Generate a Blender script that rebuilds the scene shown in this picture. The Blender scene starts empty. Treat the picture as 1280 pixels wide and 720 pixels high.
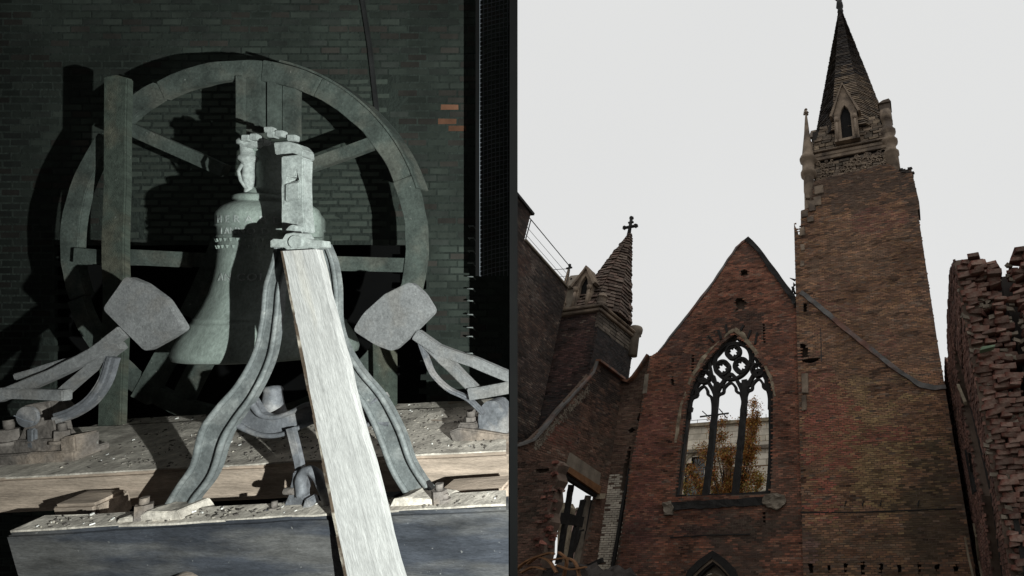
import bpy, bmesh, math, random
import numpy as np
from mathutils import Vector, Matrix, noise
from mathutils.geometry import tessellate_polygon
random.seed(7); RNG = np.random.RandomState(7)
S = bpy.context.scene; COL = S.collection

# ------------------------------------------------------------------ camera
FPX, CX, CY = 670., 963., 360.
PITCH = math.atan(FPX/1190.); PSI = math.radians(15.8); H = 8.0
cam = bpy.data.cameras.new('camera'); camo = bpy.data.objects.new('camera', cam); COL.objects.link(camo)
camo.location = (0, 0, H); camo.rotation_euler = (math.pi/2+PITCH, 0, 0)
cam.sensor_width = 36; cam.lens = FPX/1280*36; cam.shift_x = -(CX-640)/1280; cam.clip_start = .05; cam.clip_end = 4000
S.camera = camo
# ------------------------------------------------------------------ sky, overcast sun, exposure
SUN_EL, SUN_AZ = math.radians(62), math.radians(150)
w = bpy.data.worlds.new('World'); S.world = w; w.use_nodes = True
nt = w.node_tree; nt.nodes.clear()
out = nt.nodes.new('ShaderNodeOutputWorld'); bg = nt.nodes.new('ShaderNodeBackground')
sky = nt.nodes.new('ShaderNodeTexSky'); sky.sky_type = 'NISHITA'; sky.sun_disc = False
sky.sun_elevation = SUN_EL; sky.sun_rotation = SUN_AZ
mx = nt.nodes.new('ShaderNodeMix'); mx.data_type = 'RGBA'; mx.inputs[0].default_value = .96
mx.inputs[7].default_value = (7.85, 7.88, 7.8, 1)
tc = nt.nodes.new('ShaderNodeTexCoord'); sn = nt.nodes.new('ShaderNodeTexNoise'); sn.inputs['Scale'].default_value = 1.3
rp = nt.nodes.new('ShaderNodeMapRange'); rp.inputs[3].default_value = .96; rp.inputs[4].default_value = 1.04
sc_ = nt.nodes.new('ShaderNodeVectorMath'); sc_.operation = 'SCALE'
nt.links.new(tc.outputs['Generated'], sn.inputs['Vector']); nt.links.new(sn.outputs[0], rp.inputs[0])
nt.links.new(sky.outputs[0], mx.inputs[6]); nt.links.new(mx.outputs[2], sc_.inputs[0]); nt.links.new(rp.outputs[0], sc_.inputs['Scale'])
nt.links.new(sc_.outputs[0], bg.inputs[0]); bg.inputs[1].default_value = .1; nt.links.new(bg.outputs[0], out.inputs[0])
sl = bpy.data.lights.new('sun', 'SUN'); sl.energy = .5; sl.angle = math.radians(30); sl.color = (1, .97, .93)
so = bpy.data.objects.new('sun', sl); COL.objects.link(so)
sd = Vector((math.sin(SUN_AZ)*math.cos(SUN_EL), math.cos(SUN_AZ)*math.cos(SUN_EL), math.sin(SUN_EL)))
so.rotation_euler = sd.to_track_quat('Z', 'Y').to_euler()
S.view_settings.view_transform = 'Standard'; S.view_settings.look = 'None'; S.view_settings.exposure = 0; S.view_settings.gamma = 1
S.cycles.max_bounces = 5; S.cycles.diffuse_bounces = 3; S.cycles.glossy_bounces = 2

# ------------------------------------------------------------------ frames: (origin, ex, ey, ez)
C = Vector((0, 0, H)); R = Vector((1, 0, 0)); U = Vector((0, -math.sin(PITCH), math.cos(PITCH))); D = Vector((0, math.cos(PITCH), math.sin(PITCH)))
T = Vector((math.cos(PSI), -math.sin(PSI), 0)); N = Vector((-math.sin(PSI), -math.cos(PSI), 0)); Z = Vector((0, 0, 1))
G0 = Vector((0, 30, 0))
FAC = (G0, T, Z, N)                      # x along the facade, y up, z out of it towards the viewer
def fac(w): return (G0+w*N, T, Z, N)
def side(s): return (G0+s*T, N, Z, T)    # x out from the facade, y up, z to the right
def sideL(s): return (G0+s*T, N, Z, -T)
ROOM = (C, R, U, D)                      # bell chamber: x right, y up, z away
def room(c): return (C+c*D, R, U, -D)    # upright plane in the chamber, z towards the viewer
def Wp(f, x, y, z=0): return f[0]+f[1]*x+f[2]*y+f[3]*z
def ray(px, py): return R*((px-CX)/FPX)+U*((CY-py)/FPX)+D
def FP(px, py, w=0):
    d = ray(px, py); t = (G0+w*N-C).dot(N)/d.dot(N); p = C+d*t-G0; return (p.dot(T), p.z)
def SP(px, py, s):
    d = ray(px, py); t = (G0+s*T-C).dot(T)/d.dot(T); p = C+d*t-G0; return (p.dot(N), p.z)
def L(px, py, c=1.): return ((px-CX)/FPX*c, (CY-py)/FPX*c)
def FPs(pts, w=0): return [FP(x, y, w) for x, y in pts]
def SPs(pts, s): return [SP(x, y, s) for x, y in pts]
def Ls(pts, c): return [L(x, y, c) for x, y in pts]

# ------------------------------------------------------------------ materials
def node(nt, t, **k):
    n = nt.nodes.new(t)
    for a, b in k.items(): setattr(n, a, b)
    return n
def mat(name, base, rough=.9, metal=0., dark=.6, light=1.35, nscale=3., detail=8, bump=.3, bscale=20., attr=False, rnd=0., tint=None, tscale=1., tamt=.5, stretch=(1, 1, 1), spec=.25, grain=None, bdist=.02, speck=0.):
    m = bpy.data.materials.new(name); m.use_nodes = True; nt = m.node_tree
    b = nt.nodes['Principled BSDF']; b.inputs['Roughness'].default_value = rough; b.inputs['Metallic'].default_value = metal
    b.inputs['Specular IOR Level'].default_value = spec
    lk = nt.links.new
    t = node(nt, 'ShaderNodeTexCoord'); mp = node(nt, 'ShaderNodeMapping'); mp.inputs['Scale'].default_value = stretch
    if grain is not None:
        m0 = node(nt, 'ShaderNodeMapping'); m0.inputs['Rotation'].default_value = (-PITCH, math.radians(18.6), 0); lk(t.outputs['Object'], m0.inputs[0]); lk(m0.outputs[0], mp.inputs[0])
    else: lk(t.outputs['Object'], mp.inputs[0])
    n1 = node(nt, 'ShaderNodeTexNoise'); n1.inputs['Scale'].default_value = nscale; n1.inputs['Detail'].default_value = detail; n1.inputs['Roughness'].default_value = .65
    lk(mp.outputs[0], n1.inputs['Vector'])
    r = node(nt, 'ShaderNodeMapRange'); r.inputs[1].default_value = .3; r.inputs[2].default_value = .7; r.inputs[3].default_value = dark; r.inputs[4].default_value = light
    lk(n1.outputs[0], r.inputs[0])
    if attr:
        a = node(nt, 'ShaderNodeAttribute', attribute_name='Col'); src = a.outputs['Color']
    else:
        a = node(nt, 'ShaderNodeRGB'); a.outputs[0].default_value = (*base, 1); src = a.outputs[0]
    if tint is not None:
        n3 = node(nt, 'ShaderNodeTexNoise'); n3.inputs['Scale'].default_value = tscale; n3.inputs['Detail'].default_value = 5
        lk(mp.outputs[0], n3.inputs['Vector'])
        r3 = node(nt, 'ShaderNodeMapRange'); r3.inputs[1].default_value = .5; r3.inputs[2].default_value = .62; r3.inputs[4].default_value = tamt
        lk(n3.outputs[0], r3.inputs[0])
        mm = node(nt, 'ShaderNodeMix', data_type='RGBA'); lk(r3.outputs[0], mm.inputs[0]); lk(src, mm.inputs[6]); mm.inputs[7].default_value = (*tint, 1); src = mm.outputs[2]
    v = node(nt, 'ShaderNodeVectorMath', operation='SCALE'); lk(src, v.inputs[0]); lk(r.outputs[0], v.inputs['Scale'])
    o = v.outputs[0]
    if speck:
        n4 = node(nt, 'ShaderNodeTexNoise'); n4.inputs['Scale'].default_value = 75; n4.inputs['Detail'].default_value = 7; n4.inputs['Roughness'].default_value = .8
        lk(mp.outputs[0], n4.inputs['Vector'])
        r4 = node(nt, 'ShaderNodeMapRange'); r4.inputs[1].default_value = .3; r4.inputs[2].default_value = .72; r4.inputs[3].default_value = 1-speck; r4.inputs[4].default_value = 1+speck
        lk(n4.outputs[0], r4.inputs[0]); v4 = node(nt, 'ShaderNodeVectorMath', operation='SCALE'); lk(o, v4.inputs[0]); lk(r4.outputs[0], v4.inputs['Scale'])
        n5 = node(nt, 'ShaderNodeTexNoise'); n5.inputs['Scale'].default_value = 48; n5.inputs['Detail'].default_value = 4; lk(t.outputs['Object'], n5.inputs['Vector'])
        r5 = node(nt, 'ShaderNodeMapRange'); r5.inputs[1].default_value = .69; r5.inputs[2].default_value = .78; r5.inputs[4].default_value = .35; lk(n5.outputs[0], r5.inputs[0])
        m5 = node(nt, 'ShaderNodeMix', data_type='RGBA'); lk(r5.outputs[0], m5.inputs[0]); lk(v4.outputs[0], m5.inputs[6]); m5.inputs[7].default_value = (.5, .49, .46, 1); o = m5.outputs[2]
    if rnd:
        oi = node(nt, 'ShaderNodeObjectInfo'); rr = node(nt, 'ShaderNodeMapRange'); rr.inputs[3].default_value = 1-rnd; rr.inputs[4].default_value = 1+rnd
        lk(oi.outputs['Random'], rr.inputs[0]); v2 = node(nt, 'ShaderNodeVectorMath', operation='SCALE'); lk(o, v2.inputs[0]); lk(rr.outputs[0], v2.inputs['Scale']); o = v2.outputs[0]
    lk(o, b.inputs['Base Color'])
    if bump:
        n2 = node(nt, 'ShaderNodeTexNoise'); n2.inputs['Scale'].default_value = bscale; n2.inputs['Detail'].default_value = 6
        lk(mp.outputs[0], n2.inputs['Vector'])
        bp = node(nt, 'ShaderNodeBump'); bp.inputs['Strength'].default_value = bump; bp.inputs['Distance'].default_value = bdist
        lk(n2.outputs[0], bp.inputs['Height']); lk(bp.outputs[0], b.inputs['Normal'])
    return m
M = {}
M['fill_bounce'] = mat('grey_fill_bounce', (.5, .5, .5), .95, bump=0)  # pale grey so the unseen room surfaces bounce fill light
M['black'] = mat('black_paint_and_shade', (.005, .005, .005), .95, bump=0, dark=.8, light=1.2)  # also stands in for shade inside openings
M['brick'] = mat('old_brick', None, .92, attr=True, nscale=.9, dark=.75, light=1.3, bump=.5, bscale=9)
M['mortar'] = mat('sooty_mortar', (.10, .072, .055), .95, nscale=1.2, bump=.6, bscale=8)
M['mortar_dark'] = mat('charred_mortar', (.035, .03, .027), .95, nscale=1.2, bump=.5, bscale=8)
M['brownstone'] = mat('weathered_brownstone', (.20, .155, .115), .9, nscale=1.5, bump=.5, bscale=7, tint=(.07, .055, .045), tscale=.7, tamt=.8)
M['stoneattr'] = mat('weathered_stone_blocks', None, .92, attr=True, nscale=2, dark=.6, light=1.4, bump=.8, bscale=9)
M['char'] = mat('charred_timber', (.016, .015, .014), .8, nscale=4, bump=.5, bscale=15)
M['tan'] = mat('tan_plaster', (.27, .225, .16), .9, nscale=2, bump=.5, bscale=9, tint=(.12, .09, .06), tscale=1.5, tamt=.8)
M['copper'] = mat('brown_copper_flashing', (.16, .075, .045), .6, nscale=2, bump=.2, tint=(.06, .05, .045), tscale=1.2, tamt=.9)
M['lead'] = mat('grey_lead_flashing', (.10, .095, .09), .6, nscale=2, bump=.3, tint=(.14, .065, .045), tscale=.6, tamt=.9)
M['concrete'] = mat('stained_concrete', (.16, .135, .105), .9, nscale=1.5, bump=.3)
M['rust'] = mat('rusty_steel', (.17, .085, .04), .8, nscale=2, bump=.3)
M['steel'] = mat('dark_steel', (.03, .03, .03), .6, nscale=4, bump=0)
M['ground'] = mat('dusty_ground', (.16, .14, .12), .95, nscale=.3, bump=.5, bscale=3)
M['bark'] = mat('bark', (.07, .055, .045), .95, nscale=3, bump=.6)
M['leaf'] = mat('autumn_leaves', None, .8, attr=True, nscale=2, bump=0)
M['glass'] = mat('dark_window_glass', (.03, .04, .045), .15, bump=0, spec=.6)
M['pink'] = mat('pink_render', (.36, .25, .22), .9, nscale=1)
# chamber
M['iron'] = mat('grey_painted_cast_iron', (.115, .124, .123), .62, nscale=9, dark=.65, light=1.3, bump=.35, bscale=60, tint=(.24, .245, .235), tscale=14, tamt=.4, spec=.35, bdist=.006, speck=.4)
M['iron_blue'] = mat('dusty_blue_black_cast_iron', (.11, .113, .122), .6, nscale=9, dark=.6, light=1.4, bump=.35, bscale=60, tint=(.27, .25, .235), tscale=8, tamt=.6, spec=.35, bdist=.006, speck=.4)
M['hammer'] = mat('dull_grey_hammer_iron', (.155, .155, .155), .7, nscale=18, dark=.8, light=1.2, bump=.3, bscale=110, tint=(.12, .11, .10), tscale=9, tamt=.5, bdist=.006, speck=.4)
M['bell'] = mat('green_grey_bronze', (.2, .232, .208), .55, nscale=7, dark=.7, light=1.25, bump=.2, bscale=70, tint=(.15, .175, .16), tscale=5, tamt=.6, stretch=(1.6, .8, .8), spec=.4, bdist=.006, speck=.4)
M['yoke'] = mat('pale_dusty_iron', (.29, .31, .295), .75, nscale=14, dark=.7, light=1.2, bump=.4, bscale=60, tint=(.22, .24, .23), tscale=8, tamt=.6, bdist=.006, speck=.4)
M['wheelwood'] = mat('grey_green_dusty_wood', (.07, .084, .074), .85, nscale=8, dark=.55, light=1.4, bump=.5, bscale=50, tint=(.12, .12, .10), tscale=5, tamt=.6, bdist=.006, speck=.4)
M['post'] = mat('dark_green_timber', (.052, .064, .052), .85, nscale=8, dark=.6, light=1.4, bump=.5, bscale=40, stretch=(4, .5, 4), tint=(.12, .1, .07), tscale=1.2, tamt=.4, bdist=.006, speck=.4)
M['board'] = mat('weathered_pale_board', (.36, .352, .34), .75, nscale=13, dark=.8, light=1.2, bump=.25, bscale=30, grain=1, stretch=(4, 4, .3), tint=(.42, .36, .26), tscale=1.1, tamt=.6, bdist=.006, speck=.4)
M['boardedge'] = mat('dark_board_edge', (.07, .05, .035), .9, nscale=10, bump=.4, bscale=40, tint=(.4, .36, .3), tscale=12, tamt=.7, bdist=.006, speck=.4)
M['paletimber'] = mat('dusty_pale_timber', (.40, .315, .25), .85, nscale=7, dark=.6, light=1.35, bump=.6, bscale=36, stretch=(.5, 5, 3), tint=(.2, .16, .13), tscale=1.6, tamt=.7, bdist=.006, speck=.4)
M['darktimber'] = mat('blue_black_painted_timber', (.036, .039, .047), .7, nscale=6, dark=.55, light=1.7, bump=.5, bscale=32, stretch=(.7, 3, 3), tint=(.115, .108, .098), tscale=2.2, tamt=.55, bdist=.006, speck=.4)
M['dust'] = mat('dusty_timber_top', (.5, .45, .39), .95, nscale=14, dark=.6, light=1.4, bump=.5, bscale=60, tint=(.25, .22, .19), tscale=8, tamt=.6, bdist=.006, speck=.4)
M['rustiron'] = mat('rusty_bearing_iron', (.125, .108, .097), .8, nscale=9, dark=.6, light=1.5, bump=.7, bscale=50, tint=(.2, .155, .12), tscale=5, tamt=.6, bdist=.006, speck=.4)
M['gbrick'] = mat('green_dusted_chamber_brick', None, .9, attr=True, nscale=3.5, dark=.6, light=1.45, bump=.7, bscale=34, bdist=.004)
M['gbrickp'] = mat('green_dusted_chamber_brick_single', (.058, .071, .059), .9, nscale=3.5, dark=.6, light=1.45, bump=.7, bscale=34, rnd=.2, tint=(.075, .06, .048), tscale=2, tamt=.5, bdist=.004)
M['gmortar'] = mat('chamber_mortar', (.033, .041, .035), .95, nscale=3, dark=.6, light=1.4, bump=.7, bscale=40)
M['nearbrick'] = mat('broken_red_brick', (.125, .05, .037), .92, nscale=3, dark=.5, light=1.6, bump=.8, bscale=14, rnd=.45, tint=(.13, .11, .09), tscale=1.6, tamt=.6)
M['mesh'] = mat('galvanised_mesh', (.17, .18, .2), .7, bump=0)
M['chips'] = mat('pale_dust_and_chips', None, .9, attr=True, bump=0)

# ------------------------------------------------------------------ objects
def tag(o, label=None, cat=None, group=None, kind=None):
    if label: o['label'] = label
    if cat: o['category'] = cat
    if group: o['group'] = group
    if kind: o['kind'] = kind
    return o
def thing(name, label, cat, loc, group=None):
    o = bpy.data.objects.new(name, None); COL.objects.link(o); o.location = loc; o.empty_display_size = .1
    return tag(o, label, cat, group)
def link(name, me, parent=None):
    o = bpy.data.objects.new(name, me); COL.objects.link(o)
    if parent: o.parent = parent
    return o
def rootloc(p):
    v = Vector((0, 0, 0))
    while p is not None: v = v+p.location; p = p.parent
    return v
CLIP = [None]
class MB:
    def __init__(s): s.v = []; s.f = []; s.sm = []
    def add(s, vs, fs, sm=False):
        k = len(s.v); s.v += [tuple(p) for p in vs]; s.f += [tuple(i+k for i in f) for f in fs]; s.sm += [sm]*len(fs); return s
    def box(s, f, x0, x1, y0, y1, z0, z1, j=0.):
        vs = [Wp(f, x, y, z) for z in (z0, z1) for x, y in ((x0, y0), (x1, y0), (x1, y1), (x0, y1))]
        if j: vs = [p+Vector((random.uniform(-j, j), random.uniform(-j, j), random.uniform(-j, j))) for p in vs]
        return s.add(vs, [(3, 2, 1, 0), (4, 5, 6, 7), (0, 1, 5, 4), (1, 2, 6, 5), (2, 3, 7, 6), (3, 0, 4, 7)])
    def prism(s, f, poly, z0, z1, holes=(), bev=0.):
        loops = [list(poly)]+[list(h) for h in holes]
        tri = tessellate_polygon([[Vector((x, y, 0)) for x, y in l] for l in loops])
        flat = [p for l in loops for p in l]; n = len(flat)
        vs = [Wp(f, x, y, z0) for x, y in flat]+[Wp(f, x, y, z1) for x, y in flat]
        fs = [tuple(t) for t in tri]+[tuple(i+n for i in reversed(t)) for t in tri]; k = 0
        for l in loops:
            m = len(l); fs += [(k+i, k+(i+1) % m, k+(i+1) % m+n, k+i+n) for i in range(m)]; k += m
        return s.add(vs, fs)
    def tube(s, pts, rad, n=8, caps=True, sm=True, flat=1.):
        pts = [Vector(p) for p in pts]; m = len(pts); vs = []; fs = []
        if not hasattr(rad, '__len__'): rad = [rad]*m
        up = None
        for i, p in enumerate(pts):
            d = (pts[min(i+1, m-1)]-pts[max(i-1, 0)]).normalized()
            if up is None: up = d.orthogonal().normalized()
            up = (up-d*up.dot(d)).normalized(); q = d.cross(up)
            for k in range(n):
                a = 2*math.pi*(k+.5)/n; vs.append(p+up*math.cos(a)*rad[i]+q*math.sin(a)*rad[i]*flat)
        for i in range(m-1):
            for k in range(n): fs.append((i*n+k, i*n+(k+1) % n, (i+1)*n+(k+1) % n, (i+1)*n+k))
        s.add(vs, fs, sm)
        if caps: s.add(vs[:n], [tuple(reversed(range(n)))]); s.add(vs[-n:], [tuple(range(n))])
        return s
    def lathe(s, f, prof, n=32, sm=True, ax=0, a1=2*math.pi, cx=0., cz=0.):
        vs = []; fs = []; m = len(prof)
        for r_, y in prof:
            for k in range(n): a = ax+a1*k/n; vs.append(Wp(f, cx+r_*math.sin(a), y, cz+r_*math.cos(a)))
        for i in range(m-1):
            for k in range(n): fs.append((i*n+k, i*n+(k+1) % n, (i+1)*n+(k+1) % n, (i+1)*n+k))
        return s.add(vs, fs, sm)
    def ribbon(s, f, pts, wd, z0, z1, closed=False):
        """bar of rectangular section along a 2D path"""
        n = len(pts); L_ = []; R_ = []
        if not hasattr(wd, '__len__'): wd = [wd]*n
        for i in range(n):
            a = Vector(pts[(i-1) % n if closed else max(i-1, 0)]); b = Vector(pts[(i+1) % n if closed else min(i+1, n-1)])
            d = (b-a).normalized(); q = Vector((-d.y, d.x)); p = Vector(pts[i]); L_.append(p+q*wd[i]/2); R_.append(p-q*wd[i]/2)
        vs = []; fs = []
        for a, b in zip(L_, R_): vs += [Wp(f, a.x, a.y, z0), Wp(f, b.x, b.y, z0), Wp(f, b.x, b.y, z1), Wp(f, a.x, a.y, z1)]
        for i in range(n if closed else n-1):
            k = 4*i; l = 4*((i+1) % n)
            for e in range(4): fs.append((k+e, k+(e+1) % 4, l+(e+1) % 4, l+e))
        if not closed: fs += [(3, 2, 1, 0), (4*n-4, 4*n-3, 4*n-2, 4*n-1)]
        return s.add(vs, fs)
    def build(s, name, m, parent=None, bevel=0., rough=0., rscale=3., sub=0):
        off = rootloc(parent); me = bpy.data.meshes.new(name)
        me.from_pydata([tuple(Vector(v)-off) for v in s.v], [], s.f)
        me.polygons.foreach_set('use_smooth', s.sm)
        bm = bmesh.new(); bm.from_mesh(me)
        if bevel or rough or sub: bmesh.ops.remove_doubles(bm, verts=bm.verts, dist=1e-5)
        bmesh.ops.recalc_face_normals(bm, faces=bm.faces)
        if sub: bmesh.ops.subdivide_edges(bm, edges=[e for e in bm.edges if e.calc_length() > sub], cuts=2, use_grid_fill=True)
        if sub: bmesh.ops.subdivide_edges(bm, edges=[e for e in bm.edges if e.calc_length() > sub], cuts=2, use_grid_fill=True)
        if sub: bmesh.ops.subdivide_edges(bm, edges=[e for e in bm.edges if e.calc_length() > sub], cuts=1, use_grid_fill=True)
        if bevel: bmesh.ops.bevel(bm, geom=[e for e in bm.edges if e.is_manifold and e.calc_face_angle(0) > .6], offset=bevel, segments=2, affect='EDGES', clamp_overlap=True)
        if rough:
            for v in bm.verts: v.co += Vector(noise.noise_vector(v.co*rscale+Vector((5.3, 1.7, 9.1))))*rough
        if CLIP[0]:                    # cut whatever would pass through the partition wall
            co, no = CLIP[0]; co = co-off
            if any((v.co-co).dot(no) > 0 for v in bm.verts):
                bmesh.ops.bisect_plane(bm, geom=bm.verts[:]+bm.edges[:]+bm.faces[:], plane_co=co, plane_no=no, clear_outer=True)
                bmesh.ops.holes_fill(bm, edges=[e for e in bm.edges if e.is_boundary], sides=0)
        bm.to_mesh(me); bm.free(); me.materials.append(m)
        return link(name, me, parent)
def npmesh(name, V, Fq, m, parent=None, col=None, kind=None):
    off = np.array(rootloc(parent)); V = np.asarray(V, float)-off; me = bpy.data.meshes.new(name)
    k = Fq.shape[1]; me.vertices.add(len(V)); me.vertices.foreach_set('co', V.ravel().astype(np.float32))
    me.loops.add(Fq.size); me.loops.foreach_set('vertex_index', Fq.ravel().astype(np.int32))
    me.polygons.add(len(Fq)); me.polygons.foreach_set('loop_start', np.arange(0, Fq.size, k, dtype=np.int32))
    me.polygons.foreach_set('use_smooth', np.zeros(len(Fq), bool)); me.update(calc_edges=True)
    if col is not None:
        a = me.attributes.new('Col', 'FLOAT_COLOR', 'POINT'); c4 = np.ones((len(V), 4), np.float32); c4[:, :3] = col; a.data.foreach_set('color', c4.ravel())
    me.materials.append(m); o = link(name, me, parent)
    if kind: o['kind'] = kind
    return o
def inside(P, poly):
    x, y = P[:, 0], P[:, 1]; r_ = np.zeros(len(P), bool); n = len(poly)
    for i in range(n):
        x0, y0 = poly[i]; x1, y1 = poly[(i+1) % n]
        c_ = ((y0 > y) != (y1 > y)); xi = x0+(y-y0)*(x1-x0)/((y1-y0) if y1 != y0 else 1e-9); r_ ^= c_ & (x < xi)
    return r_
def fr_np(f, P): return np.array(f[0])+P[:, :1]*np.array(f[1])+P[:, 1:2]*np.array(f[2])+P[:, 2:3]*np.array(f[3])
BOXF = np.array([(4, 5, 6, 7), (0, 1, 5, 4), (1, 2, 6, 5), (2, 3, 7, 6), (3, 0, 4, 7)])
def vnoise(x, y, sc, seed=0.):
    return np.array([noise.noise(Vector((a*sc+seed, b*sc, seed*1.7))) for a, b in zip(x, y)])
def brick_cells(poly, holes, Lb, Hb, jx=.15, miss=0.):
    P = np.array(poly); x0, y0 = P.min(0); x1, y1 = P.max(0); c = []
    ny = int((y1-y0)/Hb)+2; nx = int((x1-x0)/Lb)+3
    for j in range(ny):
        off = (.5 if j % 2 else 0.)+random.uniform(-jx, jx)*.5
        xs = x0+(np.arange(nx)-1+off)*Lb; c.append(np.stack([xs, np.full(nx, y0+(j+.5)*Hb)], 1))
    c = np.concatenate(c); k = inside(c, poly)
    for h in holes: k &= ~inside(c, h)
    if miss: k &= RNG.rand(len(c)) > miss
    return c[k]
def brick_boxes(f, c, Lb, Hb, joint, proud, depth=.06, jit=.1, tilt=0.):
    n = len(c); hl = (Lb-joint)/2*(1-RNG.rand(n)*jit*.6); hh = (Hb-joint)/2*(1-RNG.rand(n)*jit)
    fz = proud*(.25+.75*RNG.rand(n)**1.5) if proud else np.zeros(n)
    V = np.zeros((n, 8, 3)); sx = np.array([-1, 1, 1, -1]); sy = np.array([-1, -1, 1, 1])
    for k in range(8):
        V[:, k, 0] = c[:, 0]+sx[k % 4]*hl; V[:, k, 1] = c[:, 1]+sy[k % 4]*hh
        V[:, k, 2] = (-depth if k < 4 else fz)
        if k >= 4:
            V[:, k, 0] += (RNG.rand(n)-.5)*jit*Hb*.8; V[:, k, 1] += (RNG.rand(n)-.5)*jit*Hb*.8; V[:, k, 2] += (RNG.rand(n)-.5)*proud*.5
    return V
def row_clamp(V, c, poly, j):
    P = np.array(poly); n = len(P)
    for lo_hi in (0, 1):
        ext = np.full(len(c), np.inf if lo_hi == 0 else -np.inf)
        for i in range(n):
            (x0, y0), (x1, y1) = P[i], P[(i+1) % n]
            if y0 == y1: continue
            t = (c[:, 1]-y0)/(y1-y0); ok = (t >= 0) & (t <= 1); xi = x0+t*(x1-x0)
            ext = np.where(ok, np.minimum(ext, xi) if lo_hi == 0 else np.maximum(ext, xi), ext)
        ext = ext+(RNG.rand(len(c))-.5)*j
        ext = np.where(np.isfinite(ext), ext, c[:, 0]+(-9 if lo_hi == 0 else 9))
        V[:, :, 0] = np.maximum(V[:, :, 0], ext[:, None]) if lo_hi == 0 else np.minimum(V[:, :, 0], ext[:, None])
def brick_field(name, f, poly, holes=(), Lb=.36, Hb=.125, joint=.02, proud=.03, jit=.2, miss=.01, pal=((.16, .09, .065),), colfn=None, m='brick', parent=None, jx=.15, var=.34, skip=None):
    c = brick_cells(poly, holes, Lb, Hb, jx, miss)
    if skip is not None: c = c[~skip(c)]
    V = brick_boxes(f, c, Lb, Hb, joint, proud, jit=jit); n = len(c); row_clamp(V, c, poly, Lb*.25)
    pal = np.array(pal); col = pal[RNG.randint(0, len(pal), n)]*(1+(RNG.rand(n, 1)-.5)*2*var)
    if colfn is not None: col = colfn(c, col)
    F_ = (np.arange(n)[:, None, None]*8+BOXF[None]).reshape(-1, 4)
    return npmesh(name, fr_np(f, V.reshape(-1, 3)), F_, M[m], parent, np.repeat(np.clip(col, .004, .8), 8, 0), 'stuff')
def blobs(proj, lst, seed=0., nsc=.35, namp=.35):
    """stains: lst of (px, py, rx_px, ry_px, colour, strength) placed on the wall, edges broken by noise"""
    B = []
    for px, py, rx, ry, colr, st in lst:
        a = proj(px, py); b = proj(px+rx, py); c = proj(px, py+ry)
        B.append((a[0], a[1], abs(b[0]-a[0])+1e-6, abs(c[1]-a[1])+1e-6, np.array(colr), st))
    def fn(c, col):
        nz = vnoise(c[:, 0], c[:, 1], nsc, seed); n2 = vnoise(c[:, 0]*.5, c[:, 1], nsc*5, seed+9); n3 = vnoise(c[:, 0]*.35, c[:, 1]*2.2, 1.6, seed+4)
        col = col*(1+.35*np.clip(n3, -.5, .8)[:, None]); pit = (n3 < -.32) & (RNG.rand(len(c)) < .5); col[pit] *= .45; pale = (n3 > .33) & (RNG.rand(len(c)) < .25); col[pale] = col[pale]*.5+np.array((.2, .16, .125))*.5
        col = col*(1+namp*nz[:, None]*1.6+.2*n2[:, None])
        for x, y, rx, ry, cc, st in B:
            d = ((c[:, 0]-x)/rx)**2+((c[:, 1]-y)/ry)**2
            k = np.clip((1.1-d*.8+nz*1.5+n2*1.4)*.75, 0, 1)*min(1, st*1.15); k = np.where(RNG.rand(len(c)) < k, st*.4+.45, k*.45)
            mul = cc if cc.max() > .8 else None
            if mul is not None: col = col*(1-k[:, None])+col*cc*k[:, None]
            else: col = col*(1-k[:, None])+cc*(.6+.8*RNG.rand(len(c), 1))*k[:, None]
        return col
    return fn
def core(f, poly, holes, parent, niches=(), depth=.9, nd=.45, m='mortar', name='masonry_core'):
    b = MB(); b.prism(f, poly, -nd, 0, list(holes)+list(niches)); b.prism(f, poly, -depth, -nd-.004, holes)
    o = b.build(name, M[m], parent)
    if niches:
        for h in niches:
            pass
    return o
def arcpts(cx, cy, r_, a0, a1, n=10): return [(cx+r_*math.cos(math.radians(a0+(a1-a0)*i/n)), cy+r_*math.sin(math.radians(a0+(a1-a0)*i/n))) for i in range(n+1)]
def smooth(pts, n=6):
    o = []; P = [Vector(p) for p in pts]; P = [P[0]*2-P[1]]+P+[P[-1]*2-P[-2]]
    for i in range(1, len(P)-2):
        for k in range(n):
            t = k/n; a, b, c, d = P[i-1:i+3]
            o.append(.5*((2*b)+(c-a)*t+(2*a-5*b+4*c-d)*t*t+(3*b-a-3*c+d)*t**3))
    return o+[P[-2]]

# ================================================================== GROUND
g = MB(); g.box((Vector((0, 0, 0)), Vector((1, 0, 0)), Vector((0, 1, 0)), Vector((0, 0, 1))), -900, 900, -900, 900, -.5, 0)
tag(g.build('ground', M['ground']), kind='structure')
PROJ0 = lambda x, y: FP(x, y, 0)

# ================================================================== GABLE WALL
GW = thing('church_gable_wall', 'steep burnt brick gable wall with a large empty traceried window, left of the tall tower', 'church wall', Wp(FAC, -4, 0))
gpoly = [(-8.55, 0), (-8.5, 13.8)]+FPs([(800, 520), (812, 446), (822, 440), (845, 412), (862, 391), (885, 362), (905, 331), (921, 308), (934, 298), (941, 304), (958, 326), (975, 349), (992, 372), (999, 384)])+[(1.9, 21), (1.9, 0)]
win = FPs([(843, 622), (848, 585), (853, 540), (859, 497), (866, 478), (877, 459), (890, 443), (903, 429), (917.5, 417), (930, 427), (944, 443), (955, 459), (962, 472), (966, 490), (966, 540), (965, 585), (963, 617)])
doorarc = FPs([(858, 735), (864, 716), (876, 704), (891, 694), (905, 703), (916, 715), (922, 733)])
def noisy_hole(pts, w=0., amp=1.):
    return FPs([(x+random.uniform(-amp, amp), y+random.uniform(-amp, amp)) for x, y in pts], w)
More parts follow.
